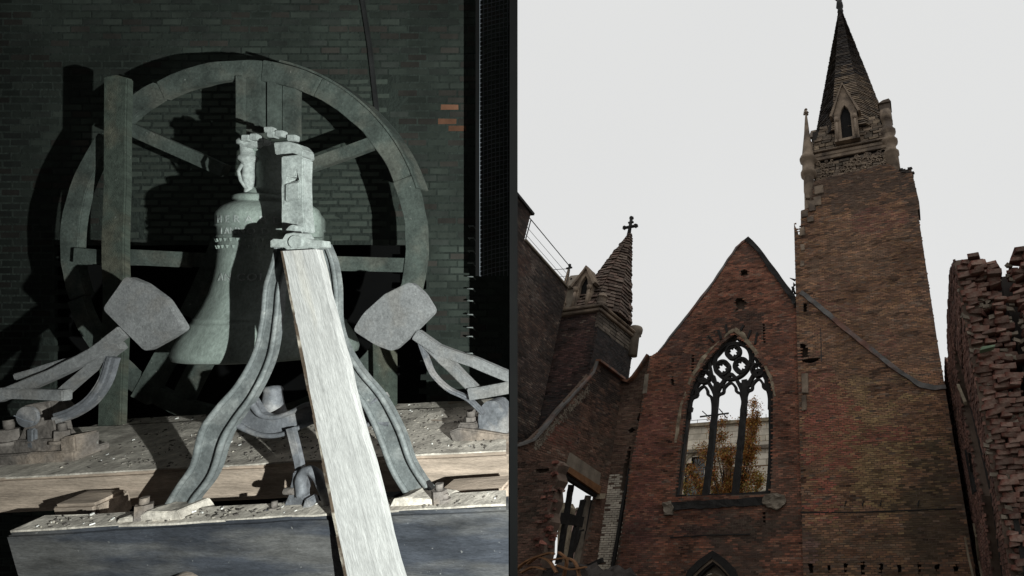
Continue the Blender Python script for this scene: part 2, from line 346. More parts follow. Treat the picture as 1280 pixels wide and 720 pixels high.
niche = [noisy_hole([(926, 339), (931, 337), (937, 340), (936, 343), (931, 345), (926, 346)], amp=.6),
         noisy_hole([(917, 377), (922, 373), (929, 372), (931, 377), (935, 380), (931, 383), (930, 388), (924, 386), (918, 391), (921, 384)], amp=.8),
         FPs([(953, 402), (956, 404), (957, 430), (954, 428)]), FPs([(864, 445), (868, 441), (867, 470), (864, 474)])]
niche += [noisy_hole([(838, 474), (842, 470), (843, 480), (839, 484)]), FPs([(953, 640), (957, 640), (957, 656), (954, 657)])]
core(FAC, gpoly, [win, doorarc], GW, niche, m='mortar')
gb = blobs(PROJ0, [
    (918, 400, 40, 22, (.035, .026, .022), .85), (880, 440, 20, 26, (.05, .032, .026), .7), (960, 440, 16, 40, (.07, .04, .03), .6),
    (850, 480, 14, 60, (.06, .032, .026), .5), (905, 660, 90, 14, (.035, .028, .024), .85), (880, 650, 40, 30, (.055, .03, .028), .6),
    (812, 560, 26, 90, (.155, .06, .05), .55), (800, 690, 40, 50, (.075, .038, .032), .6), (980, 600, 16, 70, (.09, .06, .045), .6), (980, 450, 14, 60, (.1, .055, .045), .5),
    (925, 660, 40, 60, (.06, .048, .036), .6), (934, 318, 30, 16, (.06, .04, .032), .7), (985, 380, 14, 20, (.07, .045, .036), .7), (850, 420, 16, 40, (.06, .035, .03), .7), (906, 710, 90, 30, (.06, .042, .034), .6)], 3., namp=.4)
GP = [(.225, .09, .056), (.195, .08, .052), (.17, .075, .048), (.21, .104, .066), (.135, .062, .042)]
brick_field('brickwork', FAC, gpoly, [win, doorarc]+niche, Lb=.29, Hb=.096, joint=.01, proud=.024, pal=GP, colfn=gb, parent=GW)
# coping along the right rake, fibrous charred edge on the left
c = MB(); c.ribbon(FAC, FPs([(934, 299), (948, 313), (965, 337), (982, 359), (998, 382)]), .34, -.7, .16); c.build('coping', M['char'], GW, rough=.09, rscale=2.5, sub=.7)
c = MB(); c.ribbon(FAC, FPs([(932, 300), (921, 310), (905, 333), (885, 363), (862, 392), (845, 413), (824, 440)]), .14, -.7, .08); c.build('coping', M['lead'], GW, rough=.06, sub=.7)
c = MB(); c.tube([Wp(FAC, *FP(934, 303), -.2), Wp(FAC, *FP(934, 299), -.2), Wp(FAC, *FP(934, 297), -.2)], [.2, .24, .1], 8); c.build('apex_stone', M['brownstone'], GW, rough=.05)
# tan plaster reveal round the window head
c = MB(); c.ribbon(FAC, FPs([(844, 560), (848, 530), (852, 505), (859, 484), (867, 466), (879, 448), (893, 432), (906, 420), (917, 412)]), [.1, .26, .12, .26, .2, .28, .1, .1, .22], -.25, .03); c.build('plaster_reveal', M['tan'], GW, rough=.12, rscale=2, sub=.5)
c = MB(); c.ribbon(FAC, FPs([(917, 411), (928, 419), (940, 434), (951, 449), (960, 463), (965, 476), (968, 495)]), [.26, .32, .2, .24, .14, .18, .08], -.25, .03); c.build('plaster_reveal', M['tan'], GW, rough=.12, rscale=2, sub=.5)
# burnt relieving arch stubs above the window
for a, b in [((902, 424), (898, 413)), ((893, 428), (886, 421)), ((935, 424), (939, 413)), ((944, 431), (947, 416)), ((909, 416), (908, 406)), ((926, 414), (930, 407))]:
    c = MB(); c.ribbon(FAC, [FP(*a), FP(*b)], .13, -.05, .1); c.build('arch_brick_stub', M['char'], GW, rough=.03)
# --- tracery
WF = MB(); K = .0462
fr = fac(-.32)
def q(pts): return FPs(pts, -.32)
outer = [(843, 624), (849, 585), (854, 545), (858.5, 500), (865, 482), (876, 463), (889, 446), (903, 431), (917.5, 419.5), (930, 429), (944, 445.5), (954, 461), (961.5, 476), (965, 494), (965, 545), (964, 585), (961, 620)]
fo = MB(); fo.ribbon(fr, q(outer), [.34]*5+[.3]*3+[.24]+[.3]*3+[.34]*5, -.2, .12); tr = fo.build('window_frame', M['char'], GW, rough=.03, rscale=4, sub=.8)
b = MB(); b.ribbon(fr, q([(840, 624.5), (966, 618.5)]), .34, -.25, .2); b.build('sill_rail', M['char'], tr, rough=.05, sub=.6)
for pts, wd in [([(896, 478), (894.5, 500), (889, 560), (881.5, 621)], .31), ([(931, 475), (930.5, 500), (925, 560), (918.5, 620)], .31)]:
    b = MB(); b.ribbon(fr, q(pts), wd, -.22, .14); b.build('mullion', M['char'], tr, rough=.035, rscale=4, sub=.6)
# light heads: cusped arches
def head(pl, ap, pr):
    (xl, yl), (xa, ya), (xr, yr) = pl, ap, pr; h = yl-ya
    return smooth([(xl, yl+14), (xl, yl), (xl+.18*(xa-xl), yl-.42*h), (xl+.52*(xa-xl), yl-.55*h), (xl+.6*(xa-xl), yl-.78*h), (xa, ya),
                   (xr+.6*(xa-xr), yr-.78*(yr-ya)), (xr+.52*(xa-xr), yr-.55*(yr-ya)), (xr+.18*(xa-xr), yr-.42*(yr-ya)), (xr, yr), (xr, yr+14)], 4)
for hl, ha, hr, sp in [((862, 510), (879.7, 483), (891, 506), [(896, 500), (879.5, 474), (859, 505)]), ((894.5, 506), (913.3, 478.5), (928.5, 503), [(931, 500), (914, 468), (892, 500)]), ((931.5, 502), (948, 474), (961.5, 498), [(964, 492), (948, 463), (929, 498)])]:
    b = MB(); b.ribbon(fr, q([(x, y) for x, y in head(hl, ha, hr)]), .15, -.14, .08); b.ribbon(fr, q(smooth([sp[0], ((sp[0][0]+sp[1][0])/2+2, (sp[0][1]+sp[1][1])/2-2), sp[1], ((sp[2][0]+sp[1][0])/2-2, (sp[2][1]+sp[1][1])/2-2), sp[2]])), .2, -.19, .11)
    b.build('lancet_head', M['char'], tr)
def roundel(px, py, rp, cusps=8):
    cx, cy = FP(px, py, -.32); ro = rp*K; n = cusps*6
    star = [(cx+math.cos(2*math.pi*i/n)*ro*(.54+.13*math.cos(cusps*2*math.pi*i/n)), cy+math.sin(2*math.pi*i/n)*ro*(.54+.13*math.cos(cusps*2*math.pi*i/n))) for i in range(n)]
    b = MB(); b.prism(fr, arcpts(cx, cy, ro, 0, 350, 35), -.16, .1, [star]); b.ribbon(fr, arcpts(cx, cy, ro*.93, 0, 350, 30), .12, -.2, .16, closed=True); b.build('cusped_roundel', M['char'], tr)
for a in [(916.7, 440, 11), (903, 460.3, 11), (926.9, 457.2, 11), (880.9, 471.3, 9.3), (947.5, 462.7, 9.3)]: roundel(*a)
cx, cy = FP(915.6, 451.5, -.32)
b = MB(); b.ribbon(fr, arcpts(cx, cy, 25.5*K, 0, 354, 48), .17, -.18, .13, closed=True); b.build('great_ring', M['char'], tr)
b = MB()
for p in [[(886, 452), (889, 466), (892, 478)], [(892, 470), (896, 484), (905, 482)], [(940, 446), (942, 460), (941, 472)], [(941, 470), (937, 482), (924, 480)], [(890, 487), (903, 481)], [(925, 480), (937, 488)], [(869, 482), (872, 494)], [(957, 470), (958, 486)]]:
    b.ribbon(fr, q(p), .16, -.16, .1)
b.build('tracery_bar', M['char'], tr)
b = MB(); b.tube([Wp(fr, *FP(849, 589.5, -.32), 0), Wp(fr, *FP(963, 581.5, -.32), 0)], .025, 6); b.build('saddle_bar', M['rust'], tr)
b = MB(); b.box(fr, *[FP(862, 510, -.32)[0]-.05, FP(866, 510, -.32)[0]], FP(860, 516, -.32)[1], FP(860, 509, -.32)[1], -.1, .1, j=.05); b.build('burnt_stub', M['char'], tr)
# sill course with charring and the torn stone at its right end
b = MB(); b.prism(FAC, FPs([(838, 628), (965, 621), (966, 631), (905, 634), (838, 638)]), -.1, .09); b.build('sill_course', M['char'], GW, rough=.07, rscale=2.5, sub=.4)
for pts, dz, mm in [([(955, 622), (962, 618), (973, 617), (981, 620), (984, 627), (980, 633), (971, 637), (961, 635), (955, 631)], .2, 'concrete'), ([(831, 629), (839, 627), (843, 634), (842, 644), (832, 645)], .28, 'concrete')]:
    b = MB(); b.prism(FAC, FPs(pts), -.1, dz); b.build('broken_sill_stone', M[mm], GW, rough=.12, rscale=4, sub=.22)
b = MB(); b.ribbon(FAC, FPs([(838, 672), (880, 669), (938, 668)]), .05, 0, .06); b.build('projecting_course', M['char'], GW, rough=.03)
# hood of the lower arch
for k, (wd, d0, d1, mm, sc) in enumerate([(.36, -.25, .14, 'char', 1.0), (.2, -.4, .02, 'brownstone', .82), (.14, -.5, -.12, 'char', .68)]):
    ax, ay = 891, 726
    pts = [(ax+(x-ax)*sc, ay+(y-ay)*sc) for x, y in [(853, 745), (858, 731), (864, 716), (876, 704), (891, 693), (905, 703), (916, 715), (923, 731), (926, 745)]]
    b = MB(); b.ribbon(FAC, FPs(pts), wd, d0, d1); b.build('hood_mould', M[mm], GW, rough=.02)
b = MB(); b.prism(fac(-.6), FPs([(862, 742), (868, 722), (891, 700), (914, 722), (920, 742)], -.6), -.1, 0, [FPs([(876, 745), (878, 725), (884, 718), (892, 716), (902, 719), (907, 727), (908, 744)], -.6)]); b.build('tympanum', M['concrete'], GW)
b = MB(); b.ribbon(fac(-.6), FPs([(880, 742), (881, 727), (886, 721), (893, 719), (901, 722), (905, 729), (906, 742)], -.6), .16, -.1, .1); b.build('arch_board', M['tan'], GW)
# ragged charred timber end where gable meets the tower
b = MB()
for _ in range(16):
    x, y = random.uniform(992, 998), random.uniform(350, 388); a = Vector(Wp(FAC, *FP(x, y), random.uniform(-.1, .4)))
    b.tube([a, a+Vector((random.uniform(-.35, .2), random.uniform(-.1, .1), random.uniform(-.1, .45)))], [.09, .02], 5)
b.build('charred_fragment', M['char'], GW)
# narrow pale jamb near the left eaves
b = MB(); b.box(FAC, *sorted((FP(804, 488)[0], FP(809, 488)[0])), FP(806, 492)[1], FP(806, 468)[1], .0, .05); b.build('pale_jamb', M['concrete'], GW)

# ================================================================== TOWER
TW = thing('church_tower', 'tall square brick tower topped by a stone spire, right of the gable wall', 'church tower', Wp(FAC, 5.7, 0, -4))
ft = fac(.25); PT = lambda x, y: FP(x, y, .25)
tx0, tx1 = 1.72, 9.62
tpoly = [(tx0, 0), (tx0, 29.5)]+[PT(*p) for p in [(1001, 300), (1001, 264), (1013, 258), (1016, 228), (1040, 220), (1075, 213), (1110, 204), (1124, 213), (1139, 211), (1144, 232), (1149, 252), (1150, 262)]]+[(tx1+.12, 29), (tx1, 20), (tx1-.02, 0)]
put = []
for i, (px, ww, hh) in enumerate([(1014, 8, 11), (1036, 5, 9), (1057, 6, 11), (1079, 6.5, 15), (1101, 5, 11), (1124, 6, 11), (1149.5, 6, 14), (1171, 7, 10), (1195, 8, 11)]):
    put.append([PT(px+a*ww/2+random.uniform(-1, 1), 711+b*hh/2+random.uniform(-1, 1)) for a, b in ((-1, -1), (0, -1.15), (1, -1), (.7, 0), (.6, 1), (0, 1.1), (-.6, 1), (-.8, 0))])
thole = [[PT(x, y) for x, y in [(1004, 379), (1009, 378), (1009, 389), (1004, 391)]], [PT(x, y) for x, y in [(1000, 429), (1006, 430), (1010, 434), (1011, 447), (1001, 448)]], [PT(x, y) for x, y in [(1002, 450), (1012, 448), (1025, 447), (1025, 450), (1014, 454), (1003, 453)]]]
core(ft, tpoly, [], TW, put+thole, depth=1.2, nd=.6)
tb = blobs(PT, [
    (1085, 560, 80, 90, (.25, .175, .085), .65), (1035, 560, 34, 80, (.26, .075, .058), .6), (1020, 490, 22, 40, (.19, .075, .055), .5), (1110, 545, 40, 12, (.2, .06, .05), .55),
    (1170, 640, 40, 90, (.035, .03, .022), .75), (1075, 230, 80, 30, (.05, .04, .033), .8), (1150, 300, 14, 140, (.05, .04, .034), .6), (1075, 330, 60, 60, (.125, .085, .06), .5),
    (1050, 380, 30, 30, (.15, .06, .05), .4), (1100, 275, 30, 14, (.16, .06, .05), .4), (1100, 690, 110, 40, (.09, .065, .042), .6), (1010, 690, 12, 20, (.15, .09, .08), .6), (1110, 430, 14, 20, (.16, .06, .05), .5), (1090, 430, 60, 50, (.14, .09, .062), .5)], 8., namp=.35)
TP = [(.21, .112, .064), (.185, .1, .062), (.22, .128, .072), (.15, .083, .054), (.205, .118, .076)]
brick_field('brickwork', ft, tpoly, put+thole, Lb=.31, Hb=.098, joint=.01, proud=.026, pal=TP, colfn=tb, parent=TW, jit=.25, miss=.012)
# left return and right flank of the tower shaft
b = MB()
b.box(ft, tx0+.03, tx0+.9, 0, 29.2, -8.4, -1.21); b.box(ft, tx1-.95, tx1-.05, 0, 30.5, -8.4, -1.21); b.box(ft, tx0+.9, tx1-.95, 0, 31, -8.4, -7.5)
b.build('shaft_wall', M['mortar'], TW)
pR = [(-7.9, 0), (-7.9, 31.3), (-5, 31.8), (.1, 31.6), (.15, 29), (.1, 0)]
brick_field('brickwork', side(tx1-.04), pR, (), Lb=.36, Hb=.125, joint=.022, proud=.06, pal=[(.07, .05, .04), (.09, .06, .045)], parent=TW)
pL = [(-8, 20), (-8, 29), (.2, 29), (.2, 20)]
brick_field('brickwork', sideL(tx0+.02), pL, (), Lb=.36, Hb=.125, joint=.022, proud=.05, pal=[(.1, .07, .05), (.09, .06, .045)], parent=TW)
# pale quoins up the left corner
rq = [((1000, 290), 6, 12), ((1001, 310), 5, 9), ((1003, 268), 7, 10), ((1009, 275), 8, 8), ((1011, 258), 8, 14), ((1019, 238), 10, 12), ((1018, 252), 8, 12), ((1001, 330), 4, 8), ((1002, 480), 8, 26), ((1003, 504), 5, 20), ((1007, 245), 5, 9)]
for (x, y), a, h in rq:
    x0, y0 = PT(x, y+h/2); x1, y1 = PT(x+a, y-h/2)
    b = MB(); b.box(ft, x0, x1, y0, y1, -.1, .09+random.random()*.05, j=.04); b.build('quoin', M['brownstone'], TW, bevel=.03)
# old roof flashing on the tower face
fl = [PT(x, y) for x, y in [(1001, 366), (1025, 384), (1048, 405), (1075, 426), (1100, 446), (1122, 463), (1138, 474), (1152, 482.5), (1168, 485), (1183, 484)]]
b = MB(); b.ribbon(ft, fl, [.3, .3, .26, .28, .26, .24, .22, .3, .26, .22], 0, .14); b.build('roof_flashing', M['lead'], TW, rough=.06, rscale=2, sub=.5)
b = MB(); b.ribbon(ft, [PT(1001, 641), PT(1085, 640), PT(1195, 636)], .06, 0, .03); b.build('soot_course', M['char'], TW, rough=.03)
b = MB(); b.ribbon(ft, [PT(1026, 410), PT(1027, 452)], .05, 0, .03); b.build('cable', M['steel'], TW)
for x in (1057, 1079, 1101, 1148): b = MB(); b.tube([Wp(ft, *PT(x-1, 633), .05), Wp(ft, *PT(x+1, 626), .12)], .03, 5); b.build('iron_spike', M['steel'], TW)
# broken brick crown at the right shoulder
b = MB()
for _ in range(40):
    x, y = PT(random.uniform(1122, 1140), random.uniform(210, 216)); b.box((Wp(ft, x, y, -random.uniform(0, 1.2)), T, Z, N), -.14, .14, -.05, .05, -.1, .1, j=.03)
tag(b.build('loose_brick_crown', M['mortar_dark'], TW), kind='stuff')

# --- belfry stage and spire
BX, BW, BH = 5.85, -3.75, 2.85       # axis (s, w), half width
bf = (G0+BX*T+BW*N, T, Z, N)         # belfry frame: x right, y up, z to the viewer
def block_course(V, COLS, f, x0, x1, y0, y1, z, proud, Ls_, pal):
    x = x0
    while x < x1-.05:
        l = min(random.uniform(*Ls_), x1-x); c = np.array([[x+l/2, (y0+y1)/2]])
        v = brick_boxes((0,), c, l, y1-y0, .035, proud, .12, .12)[0]; v[:, 2] += z; V.append(fr_np(f, v)); COLS.append(np.array(random.choice(pal))*random.uniform(.7, 1.3)); x += l
def stones(name, V, COLS, parent, m='stoneattr'):
    V = np.concatenate(V); n = len(COLS); F_ = (np.arange(n)[:, None, None]*8+BOXF[None]).reshape(-1, 4)
    return npmesh(name, V, F_, M[m], parent, np.repeat(np.array(COLS), 8, 0), 'stuff')
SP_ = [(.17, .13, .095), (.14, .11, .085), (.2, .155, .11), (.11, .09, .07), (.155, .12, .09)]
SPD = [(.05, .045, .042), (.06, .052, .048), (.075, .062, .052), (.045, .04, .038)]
def rot(f, k):
    a = math.pi/4*k; return (f[0], f[1]*math.cos(a)+f[3]*math.sin(a), f[2], f[3]*math.cos(a)-f[1]*math.sin(a))
by0, by1 = 29.5, 39.1
b = MB()
for yy, h2 in ((by0, 0), ):
    b.box(bf, -BH+.05, BH-.05, by0, by1-.2, -BH+.25, BH-.25)
oct_ = lambda a: [(a*math.tan(math.pi/8)*sx if k == 0 else 0, 0) for k, sx in ((0, 1),)]
def octo(f, a, y): return [Wp(f, a/math.cos(math.pi/8)*math.sin(math.pi/8+k*math.pi/4), y, a/math.cos(math.pi/8)*math.cos(math.pi/8+k*math.pi/4)) for k in range(8)]
b.build('belfry_core', M['mortar_dark'], TW)
SB, ST = 37.6, 57.3                   # spire foot and tip heights
def spire(f, a0, y0, y1, parent, course, Ls_, palf, top=.1, lean=(0, 0), proud=.09):
    b = MB(); o0 = octo(f, a0-.05, y0); tip = Wp(f, lean[0], y1, lean[1]); o1 = [p*.03+tip*.97 for p in o0]
    b.add(o0+o1, [(i, (i+1) % 8, (i+1) % 8+8, i+8) for i in range(8)]+[tuple(range(7, -1, -1)), tuple(range(8, 16))]); b.build('spire_core', M['mortar_dark'], parent)
    V = []; CL = []; y = y0; yt = y0+(y1-y0)*.965
    while y < yt:
        h = course*(1-.25*(y-y0)/(y1-y0)); t0 = (y-y0)/(y1-y0); t1 = (y+h-y0)/(y1-y0)
        for k in range(8):
            fk = rot(f, k); a_ = a0*(1-t0); a1 = a0*(1-t1); hw = a_*math.tan(math.pi/8); hw1 = a1*math.tan(math.pi/8); x = -1.
            n = max(1, round(2*hw/random.uniform(*Ls_))); es = np.linspace(-1, 1, n+1); es[1:-1] += (RNG.rand(n-1)-.5)*.5/n
            for i in range(n):
                pr = proud*(.3+random.random()); g_ = .02; vs = []
                for dep in (-.15, pr):
                    for (e, tt, hh, aa, yy) in ((es[i], t0, hw, a_, y+g_), (es[i+1], t0, hw, a_, y+g_), (es[i+1], t1, hw1, a1, y+h-g_), (es[i], t1, hw1, a1, y+h-g_)):
                        sl = (y-y0)/(y1-y0); low = .06 if (yy < y+h/2 and dep > 0) else 0
                        p = Wp(fk, e*hh*(1 if 0 < i < n else 1.02), yy, aa+dep+low); p = p+(f[1]*lean[0]+f[3]*lean[1])*tt; vs.append(list(p+Vector((random.uniform(-.015, .015),)*3)))
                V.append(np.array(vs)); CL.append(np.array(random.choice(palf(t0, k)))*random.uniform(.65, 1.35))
        y += h
    return stones('spire_stone', V, CL, parent)
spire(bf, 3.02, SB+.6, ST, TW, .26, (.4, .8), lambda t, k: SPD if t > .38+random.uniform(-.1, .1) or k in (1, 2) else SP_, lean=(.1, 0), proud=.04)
# square stage masonry: front, right, left faces
V = []; CL = []
y = 33.0
while y < 39.2:
    h = random.uniform(.2, .34)
    for fk in (bf, rot(bf, 2), rot(bf, 6)):
        lim = BH-.15 if y < 37.6 else BH-.35-(y-37.6)*.2
        if not (35.55 < y+h and y < 36.45): block_course(V, CL, fk, -lim, lim, y, y+h, BH-.1-max(0, y-37.6)*.12, .13, (.35, .8), SP_)
    y += h
stones('belfry_masonry', V, CL, TW)
b = MB()
for fk in (bf, rot(bf, 2), rot(bf, 6)):
    b.box(fk, -BH+.2, BH-.2, 35.65, 36.32, BH-.12, BH+.05); b.box(fk, -BH+.1, BH-.1, 36.38, 36.55, BH-.12, BH+.18); b.box(fk, -BH+.2, BH-.2, 35.95, 36.0, BH-.02, BH+.1)
b.build('string_course', M['brownstone'], TW, bevel=.03)
b = MB()                      # carved band under the string
for _ in range(90):
    x = random.uniform(-BH+.3, BH-.3); y = random.uniform(33.6, 35.5); p = Wp(bf, x, y, BH+.02)
    r_ = random.uniform(.08, .2); b.tube([p+T*math.cos(a)*r_+Z*math.sin(a)*r_ for a in np.linspace(0, random.uniform(3, 6), 7)], .05, 5)
tag(b.build('carved_foliage', M['brownstone'], TW), kind='stuff')
# lucarne
def lucarne(f, a, y0, wd, h, gh, parent, dep, m='brownstone'):
    hw = wd/2; ow = hw*.45
    b = MB(); pl = [(-hw, y0), (hw, y0), (hw, y0+h), (0, y0+h+gh), (-hw, y0+h)]
    hole = [(-ow, y0+.25), (ow, y0+.25), (ow, y0+h*.95), (ow*.6, y0+h*1.16), (0, y0+h*1.3), (-ow*.6, y0+h*1.16), (-ow, y0+h*.95)]
    b.prism(f, pl, a-dep, a, [hole]); o = b.build('lucarne', M[m], parent)
    b = MB(); b.ribbon(f, [(-hw-.2, y0+h-.18), (0, y0+h+gh+.08), (hw+.2, y0+h-.18)], .2, a-dep, a+.16); b.build('gable_coping', M[m], o, rough=.03, sub=.5)
    for sx in (-1, 1):
        b = MB(); b.tube([Wp(f, sx*hw*.78, y0, a+.05), Wp(f, sx*hw*.78, y0+h*.7, a+.05)], .1, 8); b.tube([Wp(f, sx*hw*.78, y0+h*.7, a+.05), Wp(f, sx*hw*.78, y0+h*.85, a+.05)], [.12, .2], 8); b.build('colonnette', M[m], o, rough=.02)
    b = MB(); b.box(f, -hw*1.05, hw*1.05, y0-.02, y0+.2, a-.2, a+.12); b.build('sill', M[m], o)
    b = MB(); b.box(f, -ow-.1, ow+.1, y0+.1, y0+h*1.35, a-.3, a-.22); b.build('shade_panel', M['black'], o)  # black panel stands in for the shade within the lucarne
wl = BW+3.32; z0l, z1l, z2l = FP(1057, 176, wl)[1], FP(1057, 141, wl)[1], FP(1054, 106, wl)[1]
lf = (G0+T*FP(1057.5, 155, wl)[0]+BW*N, T, Z, N)
lucarne(lf, 3.32, z0l, 1.75, z1l-z0l, z2l-z1l, TW, 2.0)
lucarne(rot(bf, 2), 3.2, 37.7, 1.6, 2.4, 1.5, TW, 1.6)
lucarne(rot(bf, 6), 2.55, 37.7, 1.6, 2.4, 1.5, TW, 1.4)
# corner shafts with banded mouldings
def shaft(f, x, z, prof, parent, m='brownstone', n=10, name='corner_shaft'):
    b = MB(); b.lathe((Wp(f, x, 0, z), f[1], f[2], f[3]), prof, n, sm=True); return b.build(name, M[m], parent, rough=.05, rscale=4.3)
pf = [(.0, 27), (.3, 27.2), (.32, 29.6), (.46, 29.75), (.5, 29.95), (.4, 30.15), (.46, 30.4), (.36, 30.6), (.34, 32.4), (.36, 32.6), (.34, 33.9), (.42, 34), (.52, 34.2), (.52, 34.4), (.4, 34.55), (.4, 35.3), (.54, 35.5), (.58, 35.7), (.4, 35.95), (.36, 36.2), (.25, 37.5), (.2, 38.2), (.1, 39.8), (.07, 40.3), (.0, 40.4)]
pf = [(r_*1.15, y_) for r_, y_ in pf]; shaft(bf, -BH-.28, BH+.3, pf, TW)
b = MB(); fx = Wp(bf, -BH-.28, 0, BH+.3)
for k in range(4):
    a = k*math.pi/2+.4; p = fx+Z*40.45; b.tube([p, p+T*math.cos(a)*.2+N*math.sin(a)*.2+Z*.06], [.05, .1], 6)
b.tube([fx+Z*40.2, fx+Z*40.85], [.07, .09], 6); b.tube([fx+Z*40.85, fx+Z*41.0], [.14, .05], 6); b.build('finial', M['brownstone'], TW, rough=.03)
pf2 = [(.0, 31), (.46, 31), (.45, 33.2), (.5, 33.25), (.47, 34.9), (.56, 35), (.56, 35.2), (.4, 35.3), (.4, 35.9), (.56, 36.1), (.62, 36.3), (.42, 36.45), (.42, 36.9), (.54, 37.1), (.58, 37.3), (.4, 37.5), (.38, 38.3), (.44, 38.35), (.44, 39.3), (.0, 39.35)]
shaft(bf, BH-.02, BH-.15, pf2, TW)
shaft(bf, -BH+.1, -BH, pf2, TW); shaft(bf, BH-.1, -BH, pf2, TW)
b = MB(); b.box((Wp(bf, BH+.02, 38.9, BH-.7), T, Z, N), -.42, .42, 0, 1.45, -.5, .5); b.prism((Wp(bf, BH+.02, 38.9, BH-.7), T, Z, N), [(-.5, 1.4), (.5, 1.4), (.38, 1.7), (-.1, 1.65)], -.6, .6); b.build('broken_pinnacle', M['brownstone'], TW, rough=.06)
tipv = Wp(bf, .1, ST-.7, 0)
b = MB(); b.tube([tipv-Z*.4, tipv, tipv+Z*.5, tipv+Z*.8, tipv+Z*1.5, tipv+Z*1.8], [.2, .3, .22, .36, .3, .1], 8)
for sx in (-1, 1): b.tube([tipv+Z*1.5, tipv+Z*2.0+T*.3*sx, tipv+Z*2.15+T*.38*sx], [.1, .1, .05], 6)
b.build('spire_finial', M['char'], TW, rough=.06)

# ================================================================== RECESSED WALL LEFT OF THE GABLE (white painted below)
RW = thing('whitewashed_recess_wall', 'recessed wall bay with peeling white paint below a narrow lancet, left of the gable wall', 'wall', Wp(FAC, -9, 0, -1))
fn_ = fac(-.25); PN = lambda x, y: FP(x, y, -.25)
sc = FP(772, 520, -.25)[0]
npoly = [(sc-.3, 0), (sc-.3, 19.6), (sc, 19.56)]+[PN(779, 476)]+[PN(*p) for p in [(786, 477), (799, 463), (811, 446), (826, 440)]]+[(-7.9, 14), (-8.3, 0)]
lan = [PN(*p) for p in [(728+5, 656), (736+0, 641)]]
lan = [PN(*p) for p in [(775, 612), (779, 585), (782, 572), (784.5, 562), (787, 557), (789, 556), (789, 563), (787, 580), (783, 608), (779, 620)]]
lan2 = [PN(*p) for p in [(803, 494), (805, 470), (811, 466), (817, 467), (814, 490)]]
crk = [[PN(x, y) for x, y in [(797, 541), (799, 528), (795, 524), (801, 513), (806, 512), (802, 524), (803, 540)]], [PN(x, y) for x, y in [(785, 538), (790, 534), (800, 534), (800, 538), (786, 542)]]]
core(fn_, npoly, [lan2], RW, [lan]+crk, depth=.8, nd=.5)
wz = PN(760, 593)[1]; wtop = lambda c: wz+vnoise(c[:, 0], c[:, 1], 2.)*.15
def ncol(c, col):
    k = (c[:, 1] < wtop(c)) & (c[:, 0] < PN(783, 600)[0]+.05)
    nz = vnoise(c[:, 0], c[:, 1], 1.3, 4); chip = (RNG.rand(len(c)) < .05+.25*np.clip(nz-.05, 0, 1)*2)
    low = np.clip((c[:, 1]-PN(750, 720)[1])/3, .55, 1)[:, None]
    white = np.array((.43, .39, .32))*(.85+.3*RNG.rand(len(c), 1))*(1+.35*nz[:, None]); dark = np.array((.09, .06, .045))*(.7+.6*RNG.rand(len(c), 1))
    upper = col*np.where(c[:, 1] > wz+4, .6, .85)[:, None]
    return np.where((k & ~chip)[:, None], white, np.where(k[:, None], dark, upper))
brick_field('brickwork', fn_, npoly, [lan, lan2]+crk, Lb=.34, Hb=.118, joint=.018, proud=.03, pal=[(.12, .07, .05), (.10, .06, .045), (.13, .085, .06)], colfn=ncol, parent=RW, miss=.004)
b = MB(); b.ribbon(fn_, [PN(*p) for p in [(777, 475), (787, 478), (793, 473), (801, 462), (812, 445)]], .16, -.3, .35); b.build('copper_gutter', M['copper'], RW, rough=.03)
b = MB(); b.ribbon(fn_, [(FP(781, 628)[0], 14.2)]+[PN(*p) for p in [(780, 632), (774, 670), (766, 716), (762, 735)]], .15, .02, .22); b.build('shadow_gap_strip', M['char'], RW)  # dark strip painted in for the shadow gap beside the gable

# ================================================================== WING WALL running towards the viewer (side face)
WW = thing('wing_wall', 'sooty brick side wall with a raking top and an open burnt window, below the small turret', 'wall', Wp(FAC, sc-.5, 0, 4))
fs = side(sc); PS = lambda x, y: SP(x, y, sc)
wtop_ = [PS(*p) for p in [(776, 473), (745, 450), (742, 458), (733, 472), (715, 492), (697, 512), (680, 533), (664, 548), (656, 553), (640, 557)]]
wpoly = [(-.6, 0), (-.6, wtop_[0][1])]+wtop_+[(9.2, 12), (9.2, 0)]
opn = [PS(*p) for p in [(697, 588), (745, 620), (738, 660), (722, 730), (690, 745), (655, 760)]]
core(fs, wpoly, [opn], WW, depth=.2, nd=.15)
wb = blobs(PS, [(700, 540, 34, 22, (.16, .06, .045), .45), (700, 515, 40, 14, (.045, .036, .03), .8), (760, 480, 34, 40, (.018, .016, .015), .9), (745, 480, 20, 60, (.022, .018, .016), .75), (740, 560, 24, 40, (.085, .055, .038), .5), (770, 540, 12, 50, (.05, .04, .03), .6)], 21.)
brick_field('brickwork', fs, wpoly, [opn], Lb=.34, Hb=.118, joint=.02, proud=.03, pal=[(.11, .06, .042), (.095, .055, .04), (.125, .07, .05)], colfn=wb, parent=WW)
b = MB(); b.ribbon(fs, [PS(*p) for p in [(777, 474), (745, 450.5)]], .13, -.2, .3); b.build('copper_gutter', M['copper'], WW, rough=.02)
b = MB(); b.ribbon(fs, [PS(*p) for p in [(745, 452), (741, 465), (733, 474), (715, 494), (697, 513), (680, 534), (666, 549), (656, 554), (644, 557)]], .11, -.12, .14); b.build('raking_coping', M['lead'], WW, rough=.04, rscale=1.5, sub=.5)
b = MB()
for _ in range(420):
    t = random.random(); x = 668+t*68; y = 546-t*72+random.uniform(4, 15)+random.random()*5; a, c_ = PS(x, y); r_ = random.uniform(.02, .045)
    b.box((Wp(fs, a, c_, .0), fs[1], fs[2], fs[3]), -r_, r_, -r_, r_, -.05, r_, j=.02)
tag(b.build('rubble_infill', M['concrete'], WW), kind='stuff')
